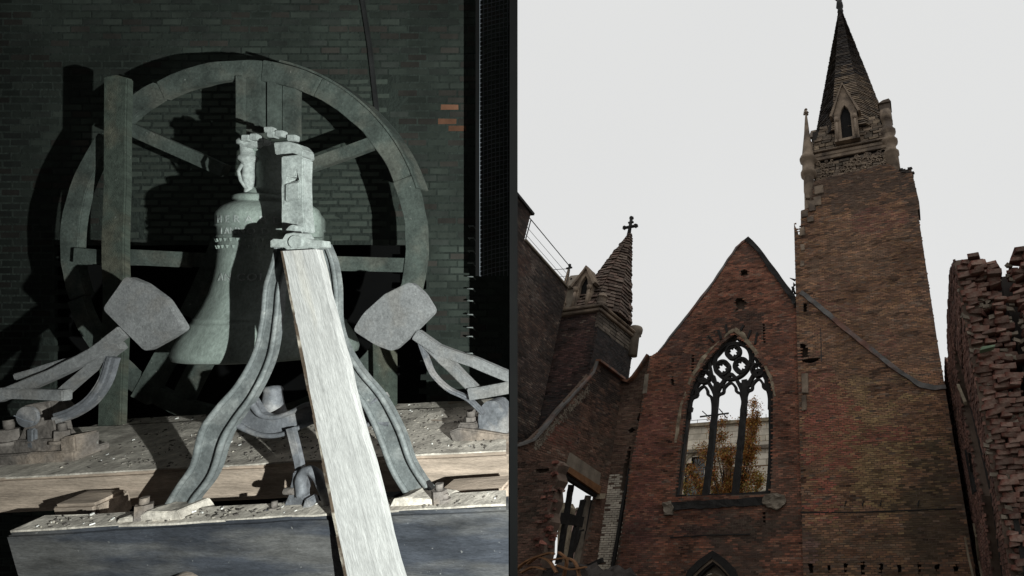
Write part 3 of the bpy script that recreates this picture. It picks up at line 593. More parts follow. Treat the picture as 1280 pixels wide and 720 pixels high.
# concrete panel and sagging lintel over the opening
b = MB(); b.prism(fs, [PS(*p) for p in [(711, 566), (749, 592), (746, 614), (706, 586)]], .0, .12); b.build('concrete_panel', M['concrete'], WW, rough=.02)
b = MB(); b.prism(fs, [PS(*p) for p in [(705, 584), (745, 609), (743, 618), (702, 590)]], -.1, .35); b.build('rusty_lintel', M['rust'], WW, rough=.02)
b = MB(); b.prism(fs, [PS(*p) for p in [(703, 589), (743, 616), (742, 621), (702, 596)]], -.1, .2); b.build('lintel_soffit', M['char'], WW, rough=.02)
b = MB(); b.prism(fs, [PS(*p) for p in [(745, 617), (751, 617), (750, 623), (744, 624)]], .0, .3); b.build('bearing_stone', M['tan'], WW, rough=.04)
for pts, wd, mm in [([(714, 606), (707, 650), (698, 705)], .22, 'char'), ([(735, 620), (727, 665), (716, 730)], .30, 'concrete'), ([(729, 625), (719, 665), (706, 730)], .22, 'char'), ([(696, 647), (727, 652)], .5, 'char'), ([(700, 625), (694, 660), (686, 700)], .16, 'concrete'), ([(716, 690), (724, 664), (728, 662)], .12, 'char'), ([(740, 625), (734, 660), (722, 720)], .16, 'char')]:
    b = MB(); b.ribbon((fs[0]-fs[3]*.3, fs[1], fs[2], fs[3]), [SP(x, y, sc-.3) for x, y in pts], wd, -.12, .12); b.build('burnt_window_bar', M[mm], WW, rough=.04, sub=.5)

# wall in front at lower left with a ragged broken end
fw = fac(8.6); PW = lambda x, y: FP(x, y, 8.6)
LW = thing('ragged_end_brick_wall', 'low dark brick wall with a ragged broken right end, at the bottom left of the ruin', 'wall', Wp(fw, PW(660, 650)[0], 0, -.4))
lpoly = [(-15, 0), (-15, PW(640, 579)[1])]+[PW(*p) for p in [(650, 578), (668, 577), (684, 575), (694, 574), (700, 580), (695, 590), (698, 600), (691, 612), (692, 625), (686, 640), (688, 652), (681, 668), (680, 690), (672, 720), (668, 760)]]+[(PW(665, 760)[0], 0)]
slot = [PW(*p) for p in [(669, 586), (686, 584.5), (687, 590), (670, 592)]]
core(fw, lpoly, [], LW, [slot], depth=.7, nd=.35)
brick_field('brickwork', fw, lpoly, [slot], Lb=.26, Hb=.09, joint=.016, proud=.03, pal=[(.095, .055, .04), (.08, .048, .036), (.11, .06, .045)], colfn=blobs(PW, [(662, 620, 14, 50, (.035, .028, .022), .6), (690, 640, 12, 60, (.1, .055, .045), .5)], 31.), parent=LW)
me_ = []
for _ in range(90):
    t = random.random(); ys = 578+t*110; xs = np.interp(ys, [578, 612, 652, 690], [693, 690, 684, 676])+random.uniform(-9, 5); x, y = PW(xs, ys)
    b = MB(); ff = (Wp(fw, x, y, random.uniform(-.5, .1)), (T+N*random.uniform(-.5, .5)+Z*random.uniform(-.3, .3)).normalized(), Z, N)
    b.box(ff, -.11, .11, -.045, .045, -.06, .1, j=.025); b.build('broken_brick', M['nearbrick'], LW)

# twisted roofing debris on top of the rubble at the very bottom
b = MB()
dj = fac(9.2)
for pts in [[(646, 718), (662, 703), (690, 692), (697, 693)], [(664, 705), (676, 697), (690, 701), (700, 716)], [(690, 700), (712, 698), (722, 706), (726, 722)], [(655, 716), (670, 709), (684, 712)], [(696, 690), (706, 700), (702, 722)], [(700, 707), (716, 712), (735, 709)]]:
    b.ribbon((dj[0]+N*random.uniform(-.3, .4), T, Z, N), [FP(x, y, 9.2) for x, y in smooth(pts, 4)], .05, -.08, .1)
tag(b.build('twisted_metal_strips', M['rust']), 'twisted rusty metal strips tangled at the foot of the burnt window', 'metal scrap')
b = MB(); b.ribbon(fac(4), [FP(x, y, 4) for x, y in [(722, 711), (735, 708), (753, 700)]], .2, -.1, .1)
tag(b.build('charred_beam', M['char'], rough=.04, sub=.4), 'short charred beam lying in front of the white painted wall', 'beam')
b = MB()
mp_ = [FP(x, y, 8.3) for x, y in [(640, 760), (650, 712), (668, 706), (690, 704), (706, 712), (728, 709), (742, 716), (752, 735), (760, 760)]]
b.prism(fac(8.3), mp_, -3.5, .2); tag(b.build('rubble_heap', M['mortar_dark'], rough=.4, rscale=1.4, sub=.5), 'dark heap of fallen rubble under the burnt window', 'rubble', kind='stuff')

# ================================================================== SMALL STAIR TURRET
sT = sc+.03; tw0, tw1 = 3.45, -1.0; ts1 = sT; ts0 = sT-3.45
TU = thing('small_stair_turret', 'small square turret with a stone spire, stone cross and dormers, left of the gable', 'turret', Wp(FAC, (ts0+ts1)/2, 14, 1.2))
zt = FP(758, 386, tw0)[1]; fu = fac(tw0)
bx = MB(); bx.box(FAC, ts0, ts1-.06, 14.6, zt, tw1, tw0-.06); bx.build('turret_core', M['mortar_dark'], TU)
TUP = [(.055, .034, .03), (.065, .038, .032), (.045, .03, .028)]
brick_field('brickwork', fac(tw0-.06), [(ts0, 14.6), (ts1, 14.6), (ts1, zt-.1), (ts0, zt-.1)], (), Lb=.3, Hb=.105, joint=.02, proud=.03, pal=TUP, parent=TU, colfn=blobs(lambda x, y: FP(x, y, tw0), [(712, 450, 20, 30, (.10, .05, .045), .5), (690, 520, 40, 30, (.03, .026, .026), .8), (750, 430, 12, 40, (.02, .02, .02), .8)], 41.))
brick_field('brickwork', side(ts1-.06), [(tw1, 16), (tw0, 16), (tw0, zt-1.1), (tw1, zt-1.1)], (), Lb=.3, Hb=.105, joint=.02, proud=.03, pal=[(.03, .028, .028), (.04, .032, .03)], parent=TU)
V = []; CL = []; y = zt-1.15
while y < zt-.1:
    block_course(V, CL, side(ts1-.06), tw1, tw0, y, y+.22, .0, .08, (.4, .9), [(.12, .10, .08), (.09, .075, .06)]); y += .22
stones('turret_masonry', V, CL, TU)
b = MB()
for a, c_, o in ((zt-.12, zt+.12, .16), (zt+.12, zt+.3, .3), (zt+.3, zt+.42, .18)):
    b.box(FAC, ts0-o, ts1+o, a, c_, tw1-o, tw0+o)
b.build('moulded_cornice', M['brownstone'], TU, bevel=.04, rough=.03)
cs, cw = (ts0+ts1)/2, (tw0+tw1)/2
# ray to the tip
d = ray(786.5, 291); t_ = ((G0+cw*N-C).dot(N))/d.dot(N); tipz = (C+d*t_).z; tips = (C+d*t_-G0).dot(T)
uf = (G0+cs*T+cw*N, T, Z, N)
spire((uf[0]+T*.12, T, Z, N), 1.95, zt+.4, tipz, TU, .27, (.3, .45), lambda t, k: [(.10, .075, .06), (.085, .062, .05), (.13, .1, .08), (.11, .075, .06)], lean=(tips-cs, 0), proud=.1)
lucarne(uf, 1.95, zt+.35, 1.3, 1.95, 1.1, TU, .9, 'brownstone')
lucarne(rot((uf[0]+N*.35, T, Z, N), 2), 2.3, zt+.3, 1.5, 2.5, 1.2, TU, 1.3, 'concrete')
lucarne(rot(uf, 6), 1.7, zt+.35, 1.2, 1.4, .8, TU, .8)
# check frame of corner pinnacles
hx = (ts1-ts0)/2; hz = (tw0-tw1)/2
def pinn(x, z, h, r_=.24, m='brownstone', fin=True):
    b = MB(); f_ = (Wp(uf, x, zt+.3, z), T, Z, N)
    b.lathe(f_, [(0, -.1), (r_*1.3, 0), (r_*1.3, .12), (r_, .2), (r_, .5), (r_*1.25, .6), (r_*.9, .75), (r_*.3, h), (0, h)], 8, sm=False); o = b.build('corner_pinnacle', M[m], TU, rough=.02)
    if fin:
        b = MB(); p = Wp(f_, 0, h, 0); b.tube([p, p+Z*.3], [.06, .07], 6); b.tube([p+Z*.12-T*.2, p+Z*.14+T*.2], .07, 6); b.tube([p+Z*.28, p+Z*.42], [.1, .08], 6); b.build('finial', M['char'], o)
pinn(-hx+.5, hz-.05, 3.1, .26); pinn(hx-.05, hz-.1, .95, .3, fin=False)
b = MB(); b.lathe((Wp(uf, hx+.1, zt, -hz+.2), T, Z, N), [(0, -1.4), (.32, -1.4), (.3, .05), (.36, .15), (.46, .3), (.48, .55), (.42, .7), (0, .72)], 16); b.build('corner_shaft', M['concrete'], TU)
b = MB(); p = G0+tips*T+cw*N+Z*(tipz-.1)
b.tube([p-Z*.3, p+Z*.25], [.15, .12], 8); b.tube([p+Z*.25, p+Z*1.4], [.12, .11], 8); b.tube([p+Z*.62-T*.45, p+Z*.62+T*.45], .12, 8)
for cx_, cz_ in ((-.45, .62), (.45, .62), (0, 1.4)):
    for a in (0, 2.1, 4.2): b.tube([p+T*cx_+Z*cz_, p+T*(cx_+.13*math.cos(a))+Z*(cz_+.13*math.sin(a))], [.11, .13], 6)
b.tube([p+Z*1.02-T*.2, p+Z*1.02+T*.2], .09, 6)
b.build('stone_cross', M['char'], TU, rough=.03)

# ================================================================== FAR LEFT WALL WITH RAILING
zA = 24.4
def atz(px, py, z):
    d = ray(px, py); t = (z-H)/d.z; p = C+d*t-G0; return (p.dot(T), p.dot(N))
a0 = atz(655, 301, zA); a1 = atz(708, 360, zA)
pa, pb = G0+T*a0[0]+N*a0[1], G0+T*a1[0]+N*a1[1]; eA = (pa-pb).normalized(); nA = Vector((-eA.y, eA.x, 0)); nA = nA if nA.dot(T) > 0 else -nA
fa = (pb, eA, Z, nA); lenA = (pa-pb).length
NW = thing('side_building_wall', 'tall blackened brick side building with a metal railing along its roof edge, at the far left', 'building', pb+eA*3)
dA = atz(669, 270, zA+1.9)
apoly = [(-.1, 0), (-.1, zA), (lenA, zA), (lenA+.05, zA+1.75), (lenA+9, zA+1.75), (lenA+9, 0)]
core(fa, apoly, [], NW, depth=2.2, nd=1.0, m='mortar_dark')
def PA(px, py):
    d = ray(px, py); t = (fa[0]-C).dot(nA)/d.dot(nA); p = C+d*t-fa[0]; return (p.dot(eA), p.z)
ab = blobs(PA, [(668, 350, 12, 60, (.12, .1, .085), .6), (655, 400, 20, 30, (.1, .065, .05), .5), (655, 330, 10, 14, (.085, .05, .04), .6), (690, 370, 20, 22, (.03, .026, .025), .8), (655, 460, 30, 20, (.11, .08, .07), .45)], 51.)
brick_field('brickwork', fa, apoly, (), Lb=.3, Hb=.105, joint=.02, proud=.03, pal=[(.06, .045, .038), (.075, .05, .04), (.05, .04, .035)], colfn=ab, parent=NW)
b = MB(); b.box(fa, -.1, lenA-.02, zA, zA+.14, -.5, .12); b.build('roof_edge_coping', M['concrete'], NW, bevel=.02)
b = MB(); b.box(fa, lenA-.08, lenA+9, zA+1.75, zA+1.9, -.8, .14); b.build('parapet_coping', M['char'], NW)
RL = thing('roof_railing', 'thin dark metal railing on the far left roof edge beside the small turret', 'railing', pb+Z*(zA+.14))
fr_ = (pb, eA, Z, nA)
for hgt, rr in ((1.35, .03), (.72, .014), (.28, .014)):
    b = MB(); b.tube([Wp(fr_, .1, zA+.14+hgt, 0), Wp(fr_, lenA+.2, zA+.14+hgt, 0)], rr, 6); b.build('rail', M['steel'], RL)
for x in (.1, lenA*.98):
    b = MB(); b.tube([Wp(fr_, x, zA+.14, 0), Wp(fr_, x, zA+1.49, 0)], .028, 6); b.build('rail_post', M['steel'], RL)
b = MB(); b.tube([Wp(fr_, .1, zA+1.35, 0), Wp(fr_, .1, zA+1.35, -1.2)], .02, 6); b.tube([Wp(fr_, .1, zA+.8, 0), Wp(fr_, .1, zA+.8, -1.2)], .014, 6); b.build('return_rail', M['steel'], RL)

# ================================================================== BROKEN WALL AT THE RIGHT
sr = 9.9; fR = sideL(sr); PR = lambda x, y: SP(x, y, sr)
BWL = thing('broken_thick_brick_wall', 'thick broken brick wall with a jagged open end facing the viewer, at the right edge', 'wall', Wp(FAC, sr+1.5, 0, 6))
rpoly = [(-7, 0), (-7, PR(1181, 447)[1]+.1)]+[PR(*p) for p in [(1181, 447), (1186, 455), (1183.5, 425), (1184, 395), (1186, 360), (1187, 338), (1192, 326)]]+[(12.95, 16.9), (12.5, 14), (12.2, 11.5), (11.7, 8.3), (11.7, 0)]
slotR = [PR(*p) for p in [(1192, 436), (1196, 436), (1212, 500), (1222, 540), (1237, 600), (1256, 735), (1243, 735), (1227, 620), (1214, 560), (1203, 510)]]
b = MB(); b.box(fR, 2, 12, 6, 16.5, -.44, -.3); b.build('slot_shade_backing', M['char'], BWL)  # dark panel puts deep shade behind the slot
crR = [PR(*p) for p in [(1200.5, 385), (1202.5, 385), (1205, 463), (1203, 463)]]
core(fR, rpoly, [], BWL, [slotR, crR], depth=.5, nd=.45, m='mortar')
brick_field('brickwork', fR, rpoly, [slotR, crR], Lb=.34, Hb=.118, joint=.012, proud=.035, pal=[(.14, .072, .056), (.16, .086, .065), (.115, .065, .053)], parent=BWL, jit=.25, colfn=blobs(PR, [(1200, 600, 10, 100, (.07, .04, .035), .5), (1245, 600, 12, 80, (.15, .085, .065), .5)], 61.))
b = MB()
for pts in [[(1214, 566), (1217, 590), (1222, 615)], [(1209, 562), (1214, 590), (1219, 618)]]: b.ribbon(fR, [PR(*p) for p in pts], .06, -.02, .12)
b.build('iron_strap', M['char'], BWL)
for pts, mm in [([(1199, 482), (1203, 490), (1209, 504)], 'tan'), ([(1222, 670), (1225, 700), (1229, 722)], 'tan'), ([(1219, 655), (1221, 668)], 'tan')]:
    b = MB(); b.ribbon(fR, [PR(*p) for p in pts], .12, .0, .1); b.build('pale_splinter', M[mm], BWL, rough=.03)
b = MB(); b.ribbon(ft, [PT(x, y) for x, y in [(1206, 672), (1210, 695), (1216, 722)]], .09, .3, .45)
tag(b.build('pale_pipe', M['tan'], rough=.02), 'pale narrow pipe standing between the tower foot and the broken wall', 'pipe')
# wythes behind the broken end
zt_ = 17.3
for x0, x1, yt, w1 in ((sr+.5, sr+1.05, 17.05, 11.2), (sr+1.05, sr+1.45, 15.4, 9.9), (sr+1.45, sr+3.6, 17.1, 11.4)):
    b = MB(); b.box(FAC, x0, x1, 0, yt, .4, w1+.55); b.build('wall_core', M['mortar_dark'], BWL)
var = []
for k in range(7):
    b = MB(); l, h, d_ = .215, .064, .13; b.box((Vector((0, 0, 0)), Vector((1, 0, 0)), Vector((0, 0, 1)), Vector((0, -1, 0))), -l, l*random.uniform(.6, 1), -h, h*random.uniform(.8, 1.1), -d_-.2, d_, j=.04)
    o = b.build('brick', M['nearbrick'], None, bevel=.007); var.append(o.data); bpy.data.objects.remove(o)
cnt = 0; y = 8.4; row = 0
XB = MB(); ys_ = []
while y < zt_:
    x = sr+.06+(row % 2)*.12
    while x < sr+3.4:
        u = x-sr; cav = 1.02+.1*math.sin(y*1.7) < u < 1.42+.1*math.sin(y*2.3)
        top = 17.15+.18*math.sin(x*5)+(.0 if u < 1.1 else .25)
        if u > 1.4 and u < 1.9: top -= .15
        if y < top and not (cav and random.random() < .93):
            wv = 12.35+(y-12.5)*.13+.22*noise.noise(Vector((x*1.3, y*1.1, 3)))*1.6+random.uniform(-.06, .1)-(0 if random.random() > .14 else .25)
            if u < .3: wv = 12.3+(y-12.5)*.13+random.uniform(-.05, .1)
            P_ = Wp(FAC, x+.2, y+.09, wv); c_ = (P_-C); dd = c_.dot(D); px = CX+FPX*c_.dot(R)/dd; py = CY-FPX*c_.dot(U)/dd
            if px < 1300 and py < 735:
                if cnt >= 295:
                    ff = (P_, (T+N*random.gauss(0, .2)+Z*random.gauss(0, .1)).normalized(), Z, N); XB.box(ff, -.2, random.uniform(.1, .2), -.062, .06, -.3, .12, j=.035); continue
                o = bpy.data.objects.new('brick', random.choice(var)); COL.objects.link(o); o.parent = BWL; o.location = P_-BWL.location
                j_ = .14; o.rotation_euler = (random.gauss(0, j_*.5), random.gauss(0, j_*.55), -PSI+random.gauss(0, j_)); s_ = random.uniform(.75, 1.12); o.scale = (s_, s_*random.uniform(.85, 1.2), s_)
                cnt += 1
        x += random.uniform(.33, .42)
    y += .138; row += 1
if XB.v: tag(XB.build('brickwork', M['nearbrick'], BWL), kind='stuff')
print('ruin bricks', cnt)
b = MB()
for _ in range(260):
    x = sr+random.uniform(0, 3.3); y = random.uniform(8, 17); 
    b.box((Wp(FAC, x, y, 12.3+(y-12.5)*.13+random.uniform(-.1, .05)), (T+Z*random.uniform(-.5, .5)).normalized(), Z, (N+T*random.uniform(-.6, .6)).normalized()), -.09, .09, -.05, .05, -.06, .06, j=.03)
tag(b.build('mortar_rubble', M['concrete'], BWL), kind='stuff')
b = MB(); b.prism((Wp(FAC, sr+.42, 14.25, 12.95), (T+Z*.13).normalized(), Z, N), [(-.2, -.05), (.22, -.04), (.26, .02), (-.14, .05)], -.2, .1); b.build('green_painted_slab', mat('green_paint', (.12, .17, .11), .8, nscale=5), BWL, rough=.03)

# ================================================================== BEHIND THE GABLE WINDOW
fbk = fac(-26); PB = lambda x, y: FP(x, y, -26)
SBD = thing('stone_building', 'pale stone block building with an arched window, seen through the gable window', 'building', Wp(fbk, PB(905, 600)[0], 0))
sx0, sx1 = PB(790, 620)[0], PB(1010, 620)[0]; stp = PB(905, 527)[1]
awp = lambda px, r_, y: [(PB(px, y)[0]+r_*math.cos(a), PB(px, y)[1]+r_*math.sin(a)) for a in np.linspace(0, math.pi, 9)]
ahole = awp(869, 1.35, 583)+[(PB(869, 583)[0]-1.35, PB(869, 640)[1]), (PB(869, 583)[0]+1.35, PB(869, 640)[1])]
bp_ = [(sx0, 0), (sx1, 0), (sx1, stp), (sx0, stp)]
core(fbk, bp_, [], SBD, [ahole], depth=6, nd=.6, m='tan')
brick_field('stone_block', fbk, bp_, [ahole], Lb=1.5, Hb=.62, joint=.03, proud=.004, pal=[(.55, .5, .41), (.52, .47, .38), (.58, .53, .44)], parent=SBD, jit=.05, var=.1, miss=0)
for yy in (stp-.35, stp-3.2):
    b = MB(); b.box(fbk, sx0, sx1, yy, yy+.35, 0, .35); b.build('cornice', M['concrete' if yy < stp-1 else 'tan'], SBD)
wb_ = MB(); wb_.ribbon(fbk, ahole[:9], .35, -.3, .12); wo = wb_.build('window_arch', M['tan'], SBD)
b = MB(); cxw, cyw = PB(869, 583); b.box(fbk, cxw-1.35, cxw+1.35, cyw-3.5, cyw+1.3, -.5, -.45); b.build('pane', M['glass'], wo)
for a in (.6, 1.1, 1.57, 2.0, 2.5):
    b = MB(); b.ribbon(fbk, [(cxw, cyw), (cxw+1.3*math.cos(a), cyw+1.3*math.sin(a))], .07, -.44, -.36); b.build('glazing_bar', M['concrete'], wo)
b = MB(); b.ribbon(fbk, [(cxw-1.3, cyw), (cxw+1.3, cyw)], .12, -.44, -.34); b.build('transom', M['concrete'], wo)
for x in np.arange(sx0+.5, sx1, 1.6): b = MB(); b.tube([Wp(fbk, x, stp, -.3), Wp(fbk, x, stp+.55, -.3)], .03, 5); b.build('rail_post', M['steel'], SBD)
b = MB()
b.tube([Wp(fbk, sx0, stp+.5, -.3), Wp(fbk, (sx0+sx1)/2-1, stp+.5, -.3)], .03, 5); b.build('roof_edge_rail', M['steel'], SBD)
PL = thing('roof_aerial', 'dark aerial mast with crossed bars above the pale stone building', 'aerial', Wp(fac(-24), FP(893, 560, -24)[0], 0))
f24 = fac(-24)
for pts, wd in [([(893.5, 600), (893.5, 516)], .1), ([(875, 521), (911, 516.5)], .16), ([(878, 514), (887, 522)], .1), ([(899, 511), (909, 523)], .1)]:
    b = MB(); b.ribbon(f24, [FP(x, y, -24) for x, y in pts], wd, -.06, .06); b.build('bar' if wd < .15 or pts[0][0] < 880 else 'mast', M['steel'], PL)
# distant gabled turret with a cross
f18 = fac(-18); P18 = lambda x, y: FP(x, y, -18)
GT = thing('gabled_stone_shrine', 'grey pointed stone gable with a small cross, behind the middle window light', 'gable', Wp(f18, P18(912, 600)[0], 0))
b = MB(); b.prism(f18, [P18(*p) for p in [(894, 625), (900, 600), (906, 585), (911, 580), (917, 588), (922, 602), (927, 625)]], -2.5, 0); b.build('gable_roof', M['concrete'], GT, rough=.06, sub=.8)
b = MB(); b.prism(f18, [P18(*p) for p in [(890, 760), (890, 618), (931, 618), (931, 760)]], -2.6, .1); b.build('base_wall', M['concrete'], GT)
b = MB(); b.ribbon(f18, [P18(914, 584), P18(914.5, 566)], .14, -.1, .1); b.ribbon(f18, [P18(909.5, 573.5), P18(919.5, 573)], .14, -.09, .11); b.build('cross', M['bark'], GT)
# autumn tree
TR = thing('autumn_tree', 'autumn tree with sparse orange brown leaves, seen through the gable window', 'tree', Wp(fac(-12), FP(915, 620, -12)[0], 0))
f12 = fac(-12); bb = MB(); leafV = []; leafC = []
tb0 = Vector((*FP(916, 620, -12), 0)); tb0 = Vector((tb0.x, 0))
root = Vector((tb0.x, 0)); top_ = [(866, 590, 5), (884, 560, 6), (894, 530, 6), (902, 521, 5), (916, 548, 7), (928, 522, 5), (938, 505, 5), (944, 508, 4), (950, 528, 6), (953, 522, 4), (872, 606, 8), (890, 585, 8), (905, 565, 8), (935, 548, 8), (948, 560, 8), (925, 590, 8), (942, 590, 8), (908, 600, 8), (955, 600, 8), (860, 612, 7), (880, 600, 8)]
fork = Vector(FP(914, 660, -12)); bb.tube([Wp(f12, root.x, 0, 0), Wp(f12, root.x+.1, fork.y*.5, 0), Wp(f12, fork.x, fork.y, 0)], [.3, .22, .17], 8)
LP = [(.42, .19, .05), (.34, .14, .035), (.5, .27, .08), (.26, .11, .03), (.45, .3, .09)]
for px, py, sz in top_:
    e = Vector(FP(px, py, -12)); zz = random.uniform(-1.4, 1.4); m1 = fork.lerp(e, .45)+Vector((random.uniform(-.3, .3), 0))
    ps = [Wp(f12, fork.x, fork.y, 0), Wp(f12, m1.x, m1.y-.2, zz*.6), Wp(f12, e.x, e.y, zz)]; bb.tube(ps, [.11, .05, .014], 5)
    for _ in range(15):
        t = random.uniform(.2, 1); p = ps[1].lerp(ps[2], t) if random.random() < .75 else ps[0].lerp(ps[1], t)
        dirv = (T*random.gauss(0, .5)+N*random.gauss(0, .5)+Z*random.uniform(.5, 1.3)).normalized(); ln = random.uniform(.5, 1.3)*(1.3-t*.6)
        bb.tube([p, p+dirv*ln*.5+T*random.uniform(-.05, .05), p+dirv*ln], [.02, .012, .005], 4, caps=False)
        for _k in range(80):
            c_ = p+dirv*ln*random.random()+Vector((random.gauss(0, .2), random.gauss(0, .2), random.gauss(0, .2))); s_ = random.uniform(.05, .095)
            a = Vector((random.gauss(0, 1), random.gauss(0, 1), random.gauss(0, 1))).normalized(); b_ = a.orthogonal().normalized(); c2 = a.cross(b_)
            leafV += [c_-b_*s_, c_-c2*s_*.6, c_+b_*s_, c_+c2*s_*.6]; k = random.choice(LP); k = tuple(v*random.uniform(.7, 1.3) for v in k)
            if e.y < FP(900, 595, -12)[1] and random.random() < .4: k = (.35, .3, .08)
            leafC += [k]*4
bb.build('trunk', M['bark'], TR); nl = len(leafV)//4
npmesh('crown', np.array([list(v) for v in leafV]), np.arange(nl*4).reshape(-1, 4), M['leaf'], TR, np.array(leafC), 'stuff')
# pale red house seen through the burnt window at the left
f8 = fac(-9); P8 = lambda x, y: FP(x, y, -9)
HS = thing('pink_gabled_house', 'pale pink house gable seen through the burnt window opening at lower left', 'house', Wp(f8, P8(715, 640)[0], 0))
b = MB(); b.prism(f8, [P8(*p) for p in [(700, 790), (707, 652), (713, 641), (722, 636), (732, 640), (745, 655), (745, 790)]], -4, 0); b.build('wall', M['pink'], HS)
b = MB(); b.ribbon(f8, [P8(*p) for p in [(705, 658), (714, 642), (722, 636), (733, 641), (746, 656)]], .2, -4, .1); b.build('roof_edge', M['concrete'], HS)
b = MB(); b.prism(fac(-4), [FP(x, y, -4) for x, y in [(690, 790), (699, 640), (702, 629), (707, 628), (711, 634), (706, 655), (700, 790)]], -.8, 0)
tag(b.build('broken_stone_pier', M['tan'], rough=.08, sub=.6), 'pale broken stone pier standing inside the burnt window opening', 'pier')

# ================================================================== BELL CHAMBER (room shell round the camera, added to keep sky light out; open at the right)
def S_(name, b, m, **k): return tag(b.build(name, m, **k), kind='structure')
aS = lambda px, c: (px-CX)/FPX*c
c0_ = 2.95; sa = aS(637, 1); sb_ = (647-637)/FPX*c0_
# added partition, stands for the black divider and shields the bell from sky: leaves the opening and runs back to the rear wall
b = MB(); pp = [(sa*c0_, c0_), (sa*c0_+sb_, c0_), (sa*5.3+sb_, 5.3), (sa*5.3, 5.3)]
vs = [C+R*a+D*c+U*u for u in (-2.6, 2.6) for a, c in pp]; b.add(vs, [(0, 1, 2, 3), (7, 6, 5, 4), (0, 1, 5, 4), (1, 2, 6, 5), (2, 3, 7, 6), (3, 0, 4, 7)]); S_('added_partition_wall', b, M['black'])
XL, XR = -6.4, 3.2
b = MB(); b.box(ROOM, XL, sa*5.3, -2.6, 2.6, 5.2, 5.3); S_('wall_far', b, M['black'])
b = MB(); b.box(ROOM, XL-.15, XL, -2.6, 2.6, -1.6, 5.3); S_('wall_left', b, M['black'])
b = MB(); b.box(ROOM, XL, XR, -2.6, 2.6, -1.7, -1.6); S_('fill_wall_behind', b, M['fill_bounce'])  # unseen, added to close off the sky and reflect fill light
b = MB(); b.box(ROOM, XR, XR+.15, -2.6, 2.6, -1.7, c0_); S_('fill_wall_right', b, M['fill_bounce'])  # unseen added wall, pale to reflect fill light
for nm, y0, y1 in (('ceiling', 2.6, 2.75), ('floor', -2.75, -2.6)):
    b = MB(); pl = [(XL-.15, -1.7), (XR+.15, -1.7), (XR+.15, c0_), (sa*c0_+sb_, c0_), (sa*5.3+sb_, 5.3), (sa*5.3, 5.3), (XL-.15, 5.3)]
    b.prism((C, R, D, U), pl, y0, y1); S_(nm, b, M['fill_bounce'])  # unseen ceiling and floor, kept pale to soften the chamber's shadows
b = MB(); b.box((Vector((0, 0, 0)), R, Vector((0, 1, 0)), Z), -6.2, 3, -2.2, 0, 0, 4.1); tag(b.build('wall_pier', M['mortar']), kind='structure')

CLIP[0] = (C-R*.004, (R-D*sa).normalized())
# --- the flash
fl_ = bpy.data.lights.new('flash', 'SPOT'); fl_.energy = 1250; fl_.spot_size = math.radians(84); fl_.spot_blend = .9; fl_.shadow_soft_size = .012; fl_.color = (.93, 1, .97)
FLP = C+R*.85-U*.22+D*0
fo_ = bpy.data.objects.new('flash', fl_); COL.objects.link(fo_); fo_.location = FLP
aim = C+R*L(335, 0, 2.3)[0]+U*L(0, 385, 2.3)[1]+D*2.3
fo_.rotation_euler = (FLP-aim).to_track_quat('Z', 'Y').to_euler()

# --- brick wall
cb = 4.0; fb = room(cb); LB = lambda x, y: L(x, y, cb)
BWT = tag(thing('brick_wall', 'old green dusted brick wall behind the bell', 'brick wall', Wp(fb, *LB(320, 300))), kind='structure')
del BWT['category']
yo = LB(0, 306)[1]; xo0, xo1 = LB(68, 0)[0], LB(533, 0)[0]
bpoly = [(XL, -2.6), (xo0, -2.6), (xo0, yo), (xo1, yo), (xo1, -2.6), (aS(636, cb), -2.6), (aS(636, cb), 2.6), (XL, 2.6)]
b = MB(); b.prism(fb, bpoly, -.02, 0); b.build('wall_core', M['gmortar'], BWT)
GPAL = [(.044, .054, .045), (.039, .048, .04), (.052, .062, .052), (.042, .048, .042), (.047, .043, .037)]
LB_, HB_ = .148, .053
x0_, y1_ = LB(152, 97); x1_, y0_ = LB(478, 302)
cells = brick_cells([(x0_, y0_), (x1_, y0_), (x1_, y1_), (x0_, y1_)], [], LB_, HB_, .2, .0)
cells = cells[np.argsort(np.hypot(cells[:, 0]-LB(330, 200)[0], cells[:, 1]-LB(330, 190)[1]))][:290]
bvar = []
for k in range(8):
    b = MB(); jj = .12; l, h = (LB_-.014)/2*random.uniform(.93, 1.02), (HB_-.014)/2*random.uniform(.85, 1.02)
    b.box((Vector((0, 0, 0)), R, U, -D), -l, l, -h, h, -.03, .004, j=.002); o = b.build('brick', M['gbrickp'], None, bevel=.003); bvar.append(o.data); bpy.data.objects.remove(o)
keep = set()
for x, y in cells:
    o = bpy.data.objects.new('brick', random.choice(bvar)); COL.objects.link(o); o.parent = BWT
    o.location = Wp(fb, x, y, random.uniform(-.003, .002))-BWT.location; keep.add((round(x, 3), round(y, 3)))
kc = cells
def skipf(c):
    d_ = np.abs(c[:, None, :]-kc[None]); return ((d_[:, :, 0] < LB_*.93) & (d_[:, :, 1] < HB_*.7)).any(1)
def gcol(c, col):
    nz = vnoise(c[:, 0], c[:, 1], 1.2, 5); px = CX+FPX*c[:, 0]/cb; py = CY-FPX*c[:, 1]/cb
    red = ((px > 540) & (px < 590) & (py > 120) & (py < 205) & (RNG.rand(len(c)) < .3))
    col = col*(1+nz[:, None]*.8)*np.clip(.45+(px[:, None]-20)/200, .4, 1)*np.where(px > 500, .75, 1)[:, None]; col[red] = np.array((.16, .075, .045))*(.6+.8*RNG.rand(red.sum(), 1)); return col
bpoly = [(aS(629, cb) if abs(x-aS(636, cb)) < 1e-6 else x, y) for x, y in bpoly]
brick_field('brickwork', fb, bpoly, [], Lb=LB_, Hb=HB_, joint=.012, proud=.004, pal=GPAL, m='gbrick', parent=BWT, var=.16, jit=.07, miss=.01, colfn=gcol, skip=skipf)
b = MB(); b.ribbon(room(cb-.03), [L(455, -10, cb), L(466, 60, cb), L(478, 170, cb)], .022, -.01, .01)
